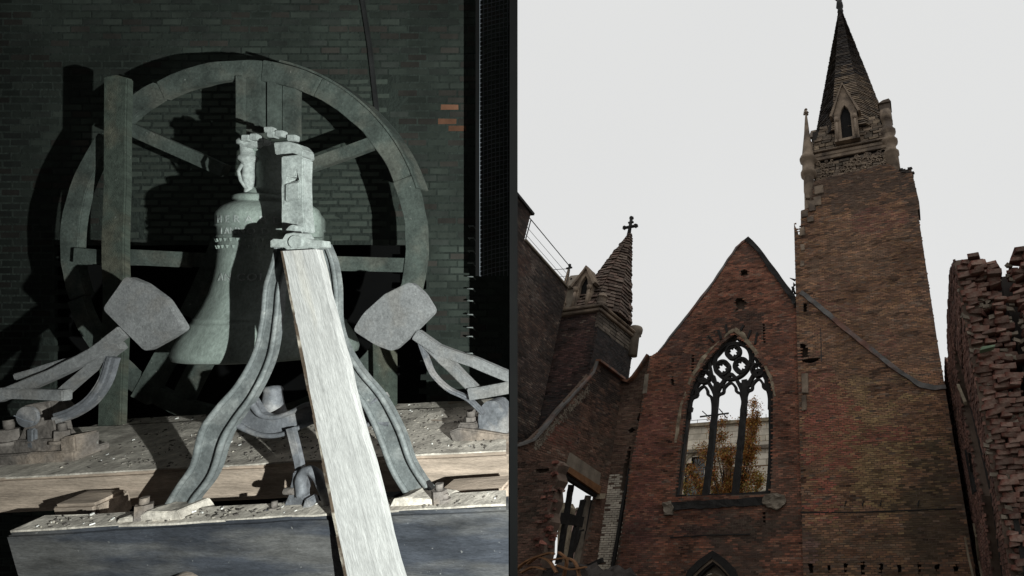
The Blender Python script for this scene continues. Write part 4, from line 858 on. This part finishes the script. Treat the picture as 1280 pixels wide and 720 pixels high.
tag(b.build('iron_rod', M['steel']), 'thin dark rod hanging down the brick wall above the wheel, right of its top', 'rod')
# wire mesh screen at the right
f36 = room(3.62); MS = thing('wire_mesh_screen', 'wire mesh screen on the dark wall at the right of the bell chamber', 'mesh screen', Wp(f36, *L(618, 150, 3.62)))
m0, m1 = L(600, 0, 3.62)[0], L(636, 0, 3.62)[0]; ty, by_ = L(0, -30, 3.62)[1], L(0, 345, 3.62)[1]
b = MB(); y = by_
while y < ty: b.tube([Wp(f36, m0, y, 0), Wp(f36, (m0+m1)/2, y+.02+.006*math.sin(y*9), .01), Wp(f36, m1, y+.045, 0)], .0028, 4, caps=False); y += .031
x = m0
while x < m1: b.tube([Wp(f36, x, by_, .003), Wp(f36, x+.004, (by_+ty)/2, .013), Wp(f36, x, ty, .003)], .0025, 4, caps=False); x += .027
tag(b.build('mesh_wire', M['mesh'], MS), kind='stuff')
b = MB(); b.box(f36, m0-.03, m0, by_, ty, -.02, .0); b.build('screen_frame', M['black'], MS)
f38 = room(3.9)
for i, y in enumerate([283, 298, 314, 329, 346, 361, 376, 393, 409, 420, 441, 473, 499]):
    x = 592-i*.2; b = MB(); px_, py_ = L(x, y, 3.9); t = random.uniform(-.008, .008)
    b.tube([Wp(f38, px_-.028, py_+t, .0), Wp(f38, px_-.02, py_, .03), Wp(f38, px_+.018, py_, .03), Wp(f38, px_+.02, py_-.02, .0)], .005, 5)
    tag(b.build('wall_staple', M['yoke']), ('topmost', 'second from top', 'third from top', 'fourth from top', 'fifth from top', 'sixth from top', 'middle', 'sixth from bottom', 'fifth from bottom', 'fourth from bottom', 'third from bottom', 'second from bottom', 'lowest')[i]+' of the small pale staples in a vertical row on the dark wall', 'staple', 'staples up the dark wall')

# --- timbers
ROLL = math.radians(3.1)
def rolled(c, px, py):
    """frame along a timber: x along it, y up, z towards the viewer, origin at a pixel and depth"""
    ex = (R*math.cos(ROLL)+U*math.sin(ROLL)); ey = (U*math.cos(ROLL)-R*math.sin(ROLL)); x, y = L(px, py, c); a = math.radians(9); return (C+R*x+U*y+D*c, ex, ey*math.cos(a)-D*math.sin(-a)*-1, (-D)*math.cos(a)+ey*math.sin(-a))
def timber(name, label, c, px, py, x0, x1, h, depth, m, topm=None, bevel=.012, rough=.012):
    f_ = rolled(c, px, py); t = thing(name, label, 'timber beam', Wp(f_, (x0+x1)/2, -h, -depth/2))
    # the right end is sawn off along the partition
    ex = math.cos(ROLL); oc = (f_[0]-C).dot(R)
    xe = lambda z: (sa*(c-z)-oc)/ex-.004
    b = MB(); n = 14; vs = []
    for i in range(n+1):
        for y, z in ((-h, 0), (0, 0), (0, -depth), (-h, -depth)): vs.append(Wp(f_, x0+(xe(z)-x0)*i/n, y, z))
    b.add(vs, [(4*i+e, 4*i+(e+1) % 4, 4*i+4+(e+1) % 4, 4*i+4+e) for i in range(n) for e in range(4)]+[(3, 2, 1, 0), (4*n, 4*n+1, 4*n+2, 4*n+3)])
    b.build('beam', M[m], t, bevel=bevel, rough=rough, rscale=4, sub=.25)
    if topm:
        b = MB(); b.prism((f_[0], f_[1], f_[3], f_[2]), [(x0+.01, -depth+.01), (x0+.01, -.012), (xe(-.012)-.01, -.012), (xe(-depth+.01)-.01, -depth+.01)], -.002, .006); b.build('dust_layer', M[topm], t, rough=.006, rscale=9, sub=.2)
    return f_, t
F1, T1 = timber('timber_beam', 'dark blue black painted timber in front, carrying the feet of the iron bell stand', 1.95, 5, 668, 0, 1.9, .46, .115, 'darktimber', 'dust')
F2, T2 = timber('timber_beam', 'thick pale bare timber, second from the front, strewn with dust and chips', 2.32, -60, 603, -.6, 2.5, .16, .6, 'paletimber', 'dust', rough=.008)
F3, T3 = timber('timber_beam', 'narrow rear timber ledge under the feet of the upright posts', 2.93, 105, 536, 0, 2.1, .16, .12, 'paletimber', 'dust', rough=.01)
for x in (.62,):
    b = MB(); b.tube([Wp(F1, x, -.24, -.02), Wp(F1, x, -.24, .03)], .055, 14); b.build('bolt_head', M['rustiron'], T1)
b = MB(); b.tube([Wp(F1, 2.02, -.24, -.02), Wp(F1, 2.02, -.24, .03)], .05, 14); b.build('bolt_head', M['rustiron'], T1)
b = MB(); b.box(rolled(2.2, 75, 640), 0, .18, -.06, .04, -.1, .03); tag(b.build('spacer_block', M['paletimber'], bevel=.012, rough=.012, sub=.06), 'pale spacer block between the two front timbers, at the left', 'wood block')
b = MB(); b.box(rolled(2.14, 548, 622), 0, .27, -.05, .03, -.1, .02); tag(b.build('spacer_block', M['paletimber'], bevel=.01, rough=.01, sub=.06), 'pale spacer block in the gap beside the right foot of the bell stand', 'wood block')
# chips and dust
def chips(name, label, f_, x0, x1, z0, z1, n, smin, smax):
    V = []; CL = []
    for _ in range(n):
        x = random.uniform(x0, x1); z = random.uniform(z0, z1); s_ = random.uniform(smin, smax); a = random.random()*3.14
        e1 = f_[1]*math.cos(a)+f_[3]*math.sin(a); e2 = f_[3]*math.cos(a)-f_[1]*math.sin(a); p = Wp(f_, x, .008, z)
        k = random.choice([(.07, .06, .055)]*3+[(.14, .125, .11)]*4+[(.3, .27, .23)]*2+[(.6, .58, .55)]); h = s_*.35
        if (p-C).dot(R-D*sa) > -.03: continue
        vs = [p+e1*(sx*s_)+e2*(sz*s_*.4)+f_[2]*(yy+random.uniform(-.2, .5)*h) for yy in (-.004, h) for sx, sz in ((-1, -1), (1, -1), (1, 1), (-1, 1))]
        V.append(np.array([list(v) for v in vs])); CL.append(np.array(k)*random.uniform(.7, 1.3))
    n_ = len(CL); F_ = (np.arange(n_)[:, None, None]*8+BOXF[None]).reshape(-1, 4)
    o = npmesh(name, np.concatenate(V), F_, M['chips'], None, np.repeat(np.array(CL), 8, 0)); return tag(o, label, 'debris', kind='stuff')
chips('debris', 'dark chips and pale flakes strewn over the pale timber', F2, .35, 2.3, -.58, -.03, 700, .002, .006)
chips('debris', 'chips and flakes on the edge of the front dark timber', F1, .05, 1.8, -.1, -.02, 170, .002, .007)
chips('debris', 'chips on the narrow rear ledge', F3, .05, 1.95, -.1, -.02, 80, .003, .008)

# --- upright posts
for nm, lab, pts, c in [('upright_post', 'tall dark green timber post left of the bell wheel', [(128, 96), (143, 93), (158, 97), (155.5, 300), (151, 538), (121.5, 539), (127, 300)], 2.93),
                        ('upright_post', 'short grey post behind the right foot of the bell stand', [(466, 425), (492, 425), (492, 512), (466, 513)], 3.0)]:
    b = MB(); b.prism(room(c), Ls(pts, c), -.035, 0); tag(b.build(nm, M['post'], bevel=.006, rough=.008, sub=.3), lab, 'post')

# --- bell with headstock and wheel
cB = 2.63; axx = L(341, 0, cB)[0]; BL = thing('church_bell', 'green grey bronze bell with a wooden ringing wheel and pale iron headstock', 'bell', C+R*axx+U*L(0, 440, cB)[1]+D*cB)
fBell = (C+R*axx+D*cB, R, U, -D); cosb = .725
def pr(half, py): return (half/FPX*cB*cosb, L(0, py, cB)[1])
prof = [pr(*a) for a in [(0, 247), (46, 247), (50, 249), (50, 253), (46, 255), (52, 257), (63, 263), (69, 270), (70, 273), (70, 285), (71, 286), (68, 288), (68, 298), (69.5, 299), (67.5, 300), (67, 318), (68, 319), (67.5, 321), (69, 335), (72, 350), (77, 366), (84, 381), (93, 395), (95, 396), (95, 398), (97, 401), (100, 402), (101, 406), (106, 412), (112, 420), (117, 430), (119, 437), (117, 443), (108, 445), (102, 436), (90, 412), (75, 380), (62, 330), (60, 280), (0, 262)]]
b = MB(); b.lathe(fBell, prof, 72); b.build('bell_body', M['bell'], BL)
def rAt(py):
    y = L(0, py, cB)[1]
    for (r0, y0), (r1, y1) in zip(prof[7:], prof[8:]):
        if y1 <= y <= y0: return r0+(r1-r0)*(y0-y)/(y0-y1+1e-9)
    return prof[9][0]
def belltext(txt, py, hpx, phi0, label=None):
    cu = bpy.data.curves.new('t', 'FONT'); cu.body = txt; cu.size = hpx/FPX*cB*1.38; cu.extrude = .0022; cu.resolution_u = 2; cu.space_character = 1.12
    o = bpy.data.objects.new('t', cu); COL.objects.link(o); dg = bpy.context.evaluated_depsgraph_get(); me = bpy.data.meshes.new_from_object(o.evaluated_get(dg)); bpy.data.objects.remove(o)
    off = rootloc(BL); W_ = max(v.co.x for v in me.vertices); y0 = L(0, py, cB)[1]
    for v in me.vertices:
        yy = y0+v.co.y; rr = rAt(CY-yy/cB*FPX)+.0015+v.co.z; ph = phi0+(v.co.x-W_/2)/rr; p = Wp(fBell, rr*math.sin(ph), yy, rr*math.cos(ph)); v.co = p-off
    me.materials.clear(); me.materials.append(M['yoke']); return link('inscription', me, BL)
belltext('M E R A R D S', 284.0, 8.5, math.radians(19)); belltext('I ANNO D', 297, 7.5, math.radians(9)); belltext('AN COLL', 351.5, 9, math.radians(12))
b = MB()
for ph in np.arange(-40, 100, 9):
    a = math.radians(ph)
    for py in (304, 312): rr = rAt(py)+.002; p = Wp(fBell, rr*math.sin(a+(.06 if py > 310 else 0)), L(0, py, cB)[1], rr*math.cos(a+(.06 if py > 310 else 0))); b.tube([p-U*.007, p+U*.007], [.003, .008], 4)
tag(b.build('relief_ornament', M['bell'], BL), kind='stuff')
# headstock: ornate cast column left, block right
HSx = MB()
fH = room(2.5)
def LH(x, y): return L(x, y, 2.5)
b = MB(); b.lathe((C+R*L(311, 0, 2.55)[0]+D*2.55, R, U, -D), [(r_/FPX*2.55, L(0, y, 2.55)[1]) for r_, y in [(0, 174), (9, 175), (11, 178), (11, 181), (8, 182), (8, 195), (10, 197), (10, 200), (7, 203), (6, 212), (7, 220), (4.5, 234), (4, 246), (0, 246)]], 14); hs = b.build('headstock_column', M['yoke'], BL, rough=.006, rscale=25)
b = MB(); b.tube([Wp(fH, *LH(303, 205), 0), Wp(fH, *LH(298, 214), 0), Wp(fH, *LH(301, 226), 0), Wp(fH, *LH(308, 236), 0)], .007, 6); b.build('scroll', M['yoke'], hs)
b = MB(); b.prism(room(2.22), Ls([(351, 196), (374, 193), (379, 198), (378, 232), (379, 262), (382, 290), (351, 291)], 2.22), -.05, 0, [Ls([(359, 222), (368, 220), (370, 214), (372, 221), (373, 226), (359, 228)], 2.22)]); b.build('headstock_block', M['yoke'], BL, bevel=.008, rough=.002, rscale=18, sub=.1)
b = MB(); b.prism(room(2.205), Ls([(356, 230), (374, 227), (374, 248), (356, 252)], 2.205), -.012, .0); b.build('clamp_block', M['yoke'], BL, bevel=.004)
b = MB(); b.prism(room(2.52), Ls([(298, 181), (303, 176), (316, 173), (329, 173), (329, 180), (322, 181), (322, 184), (300, 185)], 2.52), -.05, 0); b.build('headstock_cap', M['yoke'], BL, bevel=.008, rough=.002, rscale=20, sub=.1)
b = MB(); b.prism(room(2.3), Ls([(341, 178), (360, 177), (372, 180), (379, 188), (379, 197), (371, 198), (366, 194), (343, 193)], 2.3), -.06, 0); b.build('headstock_cap', M['yoke'], BL, bevel=.008, rough=.002, rscale=20, sub=.1)
for x, y in ((318, 171), (340, 168), (336, 162), (365, 172), (350, 167), (308, 172)):
    b = MB(); px_, py_ = L(x, y, 2.5); b.box(room(2.5), px_-.016, px_+.02, py_-.016, py_+.012, -.02, .01, j=.002); b.build('bolt_nut', M['yoke'], BL, bevel=.003)
b = MB(); b.lathe((C+R*L(380, 0, 2.56)[0]+D*2.56, R, U, -D), [(r_/FPX*2.56, L(0, y, 2.56)[1]) for r_, y in [(0, 254), (8, 256), (15, 262), (18, 272), (18, 296), (0, 297)]], 18); b.build('crown_lug', M['bell'], BL)
# crown between bell top and headstock
b = MB(); b.lathe(fBell, [pr(*a) for a in [(0, 180), (30, 182), (34, 190), (26, 205), (24, 235), (40, 247), (0, 248)]], 20); b.build('crown', M['bell'], BL, rough=.01, rscale=12)
# wheel
cW = 3.1; fW = room(cW); wcx, wcy = L(302, 305, cW); k_ = cW/FPX
WH = MB(); WH.tube([Wp(fW, wcx, wcy, .03), Wp(fW, wcx, wcy, -.05)], .09, 16); wheel = WH.build('wheel', M['wheelwood'], BL)
segs = [(-64, -20), (-19.6, 22), (22.4, 64), (64.4, 83), (83.4, 118), (118.4, 139), (142, 198), (198.4, 238), (238.4, 294)]
for i, (a, b_) in enumerate(segs):
    rr = 218*k_; wd = (24+random.uniform(-2, 2))*k_; b = MB(); n = 14
    if i == 6: rr = 216*k_
    P_ = [(wcx+rr*math.cos(math.radians(a+(b_-a)*t/n)), wcy+rr*math.sin(math.radians(a+(b_-a)*t/n))) for t in range(n+1)]
    b.ribbon(fW, P_, wd, -.04+(i % 2)*.012, .0+(i % 2)*.008); b.build('rim_segment', M['wheelwood'], wheel, bevel=.004, rough=.006, rscale=9)
b = MB(); b.ribbon(fW, [(wcx+(218+15)*k_*math.cos(a), wcy+(218+15)*k_*math.sin(a)) for a in np.linspace(.3, 1.35, 20)], .012, -.07, .02); b.build('rim_edge_strip', M['wheelwood'], wheel)
def spoke(pts, wd, z0, z1, m='wheelwood'):
    b = MB(); b.ribbon(fW, Ls(pts, cW), wd*k_, z0, z1); b.build('spoke', M[m], wheel, bevel=.003, rough=.005, sub=.2)
for a in [([(158, 160), (276, 213)], 16, -.05, -.01), ([(470, 174), (372, 210)], 15, -.05, -.01), ([(318, 97), (318, 176)], 17, -.04, .01), ([(305, 97), (305, 152)], 9, -.03, .03), ([(339, 97), (339, 163)], 11, -.05, .0),
          ([(354, 104), (354, 170)], 14, -.09, -.03), ([(90, 321), (526, 332)], 18, -.06, -.01), ([(268, 300), (226, 395)], 18, -.07, -.02), ([(222, 420), (178, 500)], 23, -.03, .02), ([(250, 445), (216, 510)], 22, -.06, -.01), ([(348, 300), (392, 400)], 17, -.07, -.02)]: spoke(*a)
b = MB(); b.ribbon(room(cW-.06), Ls([(94, 319), (123, 321)], cW-.06), 18*k_, -.02, .01); b.build('rim_cleat', M['wheelwood'], wheel, bevel=.003)
b = MB(); b.ribbon(room(cW-.06), Ls([(156, 321), (237, 325)], cW-.06), 19*k_, -.02, .01); b.build('rim_cleat', M['wheelwood'], wheel, bevel=.003)

# --- iron bell stand
cF = 2.05; fF = room(cF); BS = thing('bell_stand', 'grey cast iron A-shaped bell stand with curved ribbed legs', 'stand', Wp(fF, *L(330, 655, cF)))
def iron(path, wds, name, m, z=0., fl=.03, n=6, parent=None, c=cF):
    P_ = smooth([L(x, y, c) for x, y in path], n); W_ = np.interp(np.linspace(0, 1, len(P_)), np.linspace(0, 1, len(wds)), wds)*c/FPX
    f_ = room(c); b = MB(); b.ribbon(f_, P_, list(W_*.9), z-.036, z-.022); o = b.build(name, M[m], parent or BS, rough=.002, rscale=25)
    for sgn in (-1, 1):
        Q = []
        for i, p in enumerate(P_):
            a = P_[max(i-1, 0)]; e = P_[min(i+1, len(P_)-1)]; dd = (e-a).normalized(); Q.append(p+Vector((-dd.y, dd.x))*sgn*W_[i]*.46)
        b = MB(); b.tube([Wp(f_, q_.x, q_.y, z-.012) for q_ in Q], [w_*.1+.002 for w_ in W_], 8, flat=1.0); b.ribbon(f_, Q, list(W_*.17), z-.04, z-.006); b.build('edge_rib', M[m], o)
    return o
leftleg = [(347, 306), (345, 330), (337, 360), (333, 400), (324, 445), (303, 487), (279, 518), (262, 545), (249, 588), (228, 618), (213, 645)]
rightleg = [(396, 306), (402, 330), (406, 360), (408, 405), (418, 440), (438, 474), (462, 505), (482, 545), (496, 583), (512, 610), (528, 632)]
iron(leftleg, [10, 16, 18, 18, 21, 24, 28, 31, 28, 26, 28], 'leg', 'iron'); iron(rightleg, [11, 17, 18, 17, 19, 22, 25, 28, 27, 27, 30], 'leg', 'iron', z=-.01)
# crossbar colour darker and bluer, for the dimmer light low on the stand
iron([(283, 512), (305, 532), (330, 537), (355, 529), (378, 519), (396, 524), (425, 530), (455, 520), (474, 515)], [40, 27, 25, 24, 25, 23, 22, 26, 40], 'crossbar', 'iron_blue', z=-.03, fl=.03)
for pts, dz in [([(160, 650), (164, 643), (172, 641), (188, 640), (200, 634), (236, 633), (243, 645), (240, 657), (218, 664), (190, 671), (166, 672), (161, 666)], .06), ([(494, 630), (500, 620), (516, 617), (538, 620), (556, 622), (570, 630), (577, 641), (560, 645), (530, 645), (512, 640)], .05)]:
    b = MB(); b.prism(room(2.02), Ls(pts, 2.02), -.08, dz*.7); ft_ = b.build('foot', M['dust'], BS, bevel=.014, rough=.007, rscale=16, sub=.05)
for x, y, s_ in ((180, 634, 9), (549, 616, 9), (556, 626, 7)):
    b = MB(); px_, py_ = L(x, y, 2.0); q_ = s_*2.0/FPX; b.tube([Wp(room(2.0), px_, py_-q_*1.6, 0), Wp(room(2.0), px_, py_+q_*.4, 0)], q_, 6, sm=False); b.tube([Wp(room(2.0), px_, py_+q_*.4, 0), Wp(room(2.0), px_, py_+q_*1.3, 0)], q_*.55, 8); b.build('anchor_bolt', M['rustiron'], BS, rough=.004, rscale=30)
b = MB(); b.prism(room(2.03), Ls([(341, 301), (345, 299), (356, 300), (360, 293), (370, 291), (381, 292), (386, 299), (395, 301), (406, 301), (407, 309), (398, 311), (388, 311), (380, 315), (372, 316), (364, 314), (357, 309), (341, 309)], 2.03), -.03, .012); b.build('bearing_cap', M['yoke'], BS, bevel=.004, rough=.004, rscale=20, sub=.06)
b = MB(); b.tube([Wp(room(2.03), *L(375, 303, 2.03), .0), Wp(room(2.03), *L(375, 303, 2.03), .022)], 8*2.03/FPX, 16); b.build('journal_end', M['yoke'], BS)
b = MB(); b.tube([Wp(room(2.14), *L(368, 289, 2.14), -.02), Wp(room(2.14), *L(368, 289, 2.14), .02)], 9*2.14/FPX, 16, flat=.5); b.build('oil_cup', M['yoke'], BS)
b = MB(); b.lathe((C+R*L(341, 0, 2.2)[0]+D*2.2, R, U, -D), [(r_/FPX*2.2, L(0, y, 2.2)[1]) for r_, y in [(0, 482), (8, 483), (10, 487), (9, 490), (11, 505), (14, 518), (14, 530), (0, 531)]], 14); tag(b.build('clapper_stop', M['iron_blue']), 'rounded dark iron stub behind the crossbar of the bell stand', 'iron stub')

# --- pale board leaning in front
cT, cO = 1.985, 1.9
tl, tr_, bl, br = [C+ray(x, y)*c for x, y, c in ((353, 314, cT), (394, 311, cT), (436, 732, cO), (503, 732, cO))]
nb = (tr_-tl).cross(bl-tl).normalized(); nb = nb if nb.dot(D) > 0 else -nb
BD = thing('leaning_board', 'long weathered pale board leaning diagonally in front of the bell stand', 'board', (bl+br)/2)
b = MB(); ns = 14; vs = []
for i in range(ns+1):
    t = i/ns; a = tl.lerp(bl, t); c_ = tr_.lerp(br, t); ex = (c_-a).normalized()*random.uniform(-.0025, .0025); vs += [a+ex, c_+ex, c_+nb*.03+ex, a+nb*.03+ex]
fs_ = [(4*i+e, 4*i+(e+1) % 4, 4*i+4+(e+1) % 4, 4*i+4+e) for i in range(ns) for e in range(4)]+[(3, 2, 1, 0), (4*ns, 4*ns+1, 4*ns+2, 4*ns+3)]
b.add(vs, fs_); b.build('plank', M['board'], BD, rough=.0025, rscale=9)
ev = (tr_-tl).normalized(); b = MB()
for i in range(ns):
    t0, t1 = i/ns, (i+1)/ns; a, c_ = tl.lerp(bl, t0), tl.lerp(bl, t1); w_ = -.007-.004*random.random()
    b.add([a, a+ev*w_, a+ev*w_+nb*.034, a+nb*.034, c_, c_+ev*w_, c_+ev*w_+nb*.034, c_+nb*.034], [(0, 1, 5, 4), (1, 2, 6, 5), (2, 3, 7, 6), (3, 0, 4, 7), (3, 2, 1, 0), (4, 5, 6, 7)])
b.build('rough_edge', M['boardedge'], BD, rough=.003, rscale=30)

# --- hammers
def hammer(label, head, bars, curve, c, blab, pts_base, extra):
    t = thing('bell_hammer', label, 'hammer', C+ray(*bars[0][0][-1])*c)
    b = MB(); b.prism(room(c), Ls(head, c), -.03, 0); b.build('hammer_head', M['hammer'], t, bevel=.005, rough=.003, rscale=14, sub=.12)
    for pts, wd, z in bars: b = MB(); b.ribbon(room(c), Ls(pts, c), wd*c/FPX, z-.035, z); b.build('arm', M['hammer'], t, bevel=.004, rough=.003, rscale=12, sub=.15)
    b = MB(); P_ = smooth(Ls(curve[0], c), 6); b.ribbon(room(c), P_, curve[1]*c/FPX, -.04, -.02); b.ribbon(room(c), P_, curve[1]*c/FPX*.3, -.02, -.012); b.build('spring_bar', M['iron_blue'], t)
    return t
def rc(pts, n=3):      # round the corners of a polygon
    o = []; m = len(pts)
    for i in range(m):
        a, p, e = Vector(pts[i-1]), Vector(pts[i]), Vector(pts[(i+1) % m]); k = min(6, (a-p).length*.4, (e-p).length*.4)
        s0, s1 = p+(a-p).normalized()*k, p+(e-p).normalized()*k
        o += [tuple(s0.lerp(p, t/n).lerp(p.lerp(s1, t/n), t/n)) for t in range(n+1)]
    return o
hl = rc([(156, 345), (178, 353), (205, 373), (231, 412), (208, 425), (181, 440), (157, 416), (127, 386)])
hammer('left iron bell hammer with its rounded grey striking head beside the bell', hl, [([(150, 414), (112, 443), (60, 469), (-10, 498)], 14, 0), ([(140, 432), (100, 462), (62, 495)], 10, -.02), ([(82, 494), (0, 491)], 13, .01), ([(120, 440), (60, 455), (0, 474)], 8, -.04)],
       ([(131, 447), (121, 478), (104, 502), (82, 517), (60, 525)], 13), 2.32, None, None, None)
hr = rc([(513, 352), (528, 366), (543, 390), (517, 415), (491, 440), (470, 432), (440, 413), (452, 393), (480, 368)])
hammer('right iron bell hammer with its rounded grey striking head near the partition', hr, [([(517, 418), (545, 437), (590, 453), (640, 474)], 13, 0), ([(528, 430), (560, 460), (592, 492)], 12, -.015), ([(586, 493), (640, 484)], 15, .01)],
       ([(520, 428), (528, 450), (537, 470), (556, 488), (580, 500), (600, 519)], 5), 2.32, None, None, None)
# bearing blocks
def LP_(x, y, c=2.5): return L(x, y, c)
BB = thing('bearing_block', 'rusty iron bearing block with a round shaft end, on the pale timber at left', 'bearing', C+ray(50, 585)*2.5)
fP = room(2.5)
for pts, z0, z1, m, nm in [([(-12, 567), (104, 560), (106, 583), (-12, 597)], -.1, .04, 'rustiron', 'base_plate'), ([(-12, 552), (88, 546), (89, 562), (-12, 569)], -.08, .02, 'rustiron', 'flange'), ([(13, 558), (24, 545), (34, 522), (36, 505), (60, 502), (66, 520), (72, 540), (84, 553)], -.06, 0, 'rustiron', 'pedestal'),
                           ([(40, 535), (48, 535), (49, 562), (40, 563)], 0, .02, 'iron_blue', 'web'), ([(86, 545), (103, 542), (105, 575), (88, 577)], -.06, .03, 'rustiron', 'end_lug')]:
    b = MB(); b.prism(fP, Ls(pts, 2.5), z0, z1); b.build(nm, M[m], BB, bevel=.006, rough=.007, rscale=16, sub=.1)
b = MB(); px_, py_ = LP_(46, 519); b.tube([Wp(fP, px_, py_, -.06), Wp(fP, px_, py_, .035)], 13*2.5/FPX, 20); b.build('shaft_end', M['iron_blue'], BB)
b = MB(); b.tube([Wp(fP, px_, py_, -.1), Wp(fP, px_, py_, .022)], 15*2.5/FPX, 20); b.build('shaft_collar', M['rustiron'], BB, rough=.003)
b = MB(); b.tube([Wp(fP, *LP_(33, 517), .04), Wp(fP, *LP_(46, 522), .045), Wp(fP, *LP_(56, 525), .04)], .003, 5); b.build('split_pin', M['mesh'], BB)
for x, y, s_ in ((11, 545, 11), (78, 545, 9)):
    b = MB(); px_, py_ = LP_(x, y); q_ = s_*2.5/FPX; f_ = fP
    b.tube([Wp(f_, px_, py_-q_, 0), Wp(f_, px_, py_-q_*.5, 0)], q_*1.2, 12); b.tube([Wp(f_, px_, py_-q_*.5, 0), Wp(f_, px_, py_+q_*.8, 0)], q_*.8, 6, sm=False); b.tube([Wp(f_, px_, py_+q_*.8, 0), Wp(f_, px_, py_+q_*1.8, 0)], q_*.45, 8); b.build('anchor_bolt', M['rustiron'], BB, rough=.005, rscale=30)
B2 = thing('bearing_block', 'dark rounded iron bearing block on the timber beside the partition, at right', 'bearing', C+ray(605, 555)*2.5)
f5 = room(2.5)
for pts, z0, z1, m, nm in [([(568, 536), (580, 531), (640, 540), (640, 560), (577, 560)], -.08, .05, 'rustiron', 'base_plate'), (rc([(602, 545), (600, 525), (602, 510), (610, 500), (622, 499), (632, 509), (636, 525), (636, 546)]), -.06, .02, 'iron_blue', 'housing'), ([(572, 540), (577, 527), (597, 527), (599, 545)], -.1, .03, 'rustiron', 'bolt_seat')]:
    b = MB(); b.prism(f5, Ls(pts, 2.5), z0, z1); b.build(nm, M[m], B2, bevel=.006, rough=.006, rscale=16, sub=.1)
b = MB(); px_, py_ = L(586, 526, 2.5); b.tube([Wp(f5, px_, py_-.03, -.02), Wp(f5, px_, py_+.015, -.02)], .03, 6, sm=False); b.tube([Wp(f5, px_, py_+.015, -.02), Wp(f5, px_, py_+.05, -.02)], .018, 8); b.build('anchor_bolt', M['rustiron'], B2, rough=.004, rscale=30)

# --- hook bracket between the feet
HK = thing('hook_bracket', 'dark iron bracket with a bent hook and rod on the front timber behind the board', 'bracket', C+ray(375, 655)*2.03)
fK = room(2.03)
for pts, z0, z1, nm in [([(330, 652), (330, 642), (338, 634), (356, 634), (372, 640), (400, 640), (416, 642), (418, 650), (400, 655), (350, 657)], -.08, .03, 'base'), ([(352, 640), (358, 620), (364, 600), (366, 590), (374, 588), (380, 600), (378, 622), (384, 642)], -.04, .0, 'cheek'), ([(380, 640), (386, 622), (390, 620), (398, 640)], -.03, .02, 'cheek')]:
    b = MB(); b.prism(fK, Ls(pts, 2.03), z0, z1); b.build(nm, M['iron_blue'], HK, bevel=.005, rough=.006, rscale=16, sub=.06)
b = MB(); P_ = smooth(Ls([(378, 620), (376, 602), (380, 591), (389, 588), (398, 596), (405, 612), (411, 630), (413, 645)], 2.03), 5); b.tube([Wp(fK, p.x, p.y, .0) for p in P_], .019, 8); b.build('hook', M['iron_blue'], HK, rough=.003, rscale=20)
b = MB(); b.ribbon(fK, Ls([(352, 538), (358, 560), (363, 580), (367, 602)], 2.03), .024, -.05, -.03); b.build('rod', M['iron_blue'], HK, rough=.003)
b = MB(); px_, py_ = L(343, 641, 2.02); b.tube([Wp(room(2.02), px_, py_-.02, 0), Wp(room(2.02), px_, py_, 0)], .03, 12); b.tube([Wp(room(2.02), px_, py_, 0), Wp(room(2.02), px_, py_+.022, 0)], .02, 6, sm=False); b.tube([Wp(room(2.02), px_, py_+.02, 0), Wp(room(2.02), px_, py_+.045, 0)], .01, 8); b.build('anchor_bolt', M['rustiron'], HK, rough=.003, rscale=30)
b = MB(); b.tube([Wp(fK, *L(357, 614, 2.03), 0), Wp(fK, *L(368, 614, 2.03), 0)], .014, 8); b.build('pin', M['rustiron'], HK)
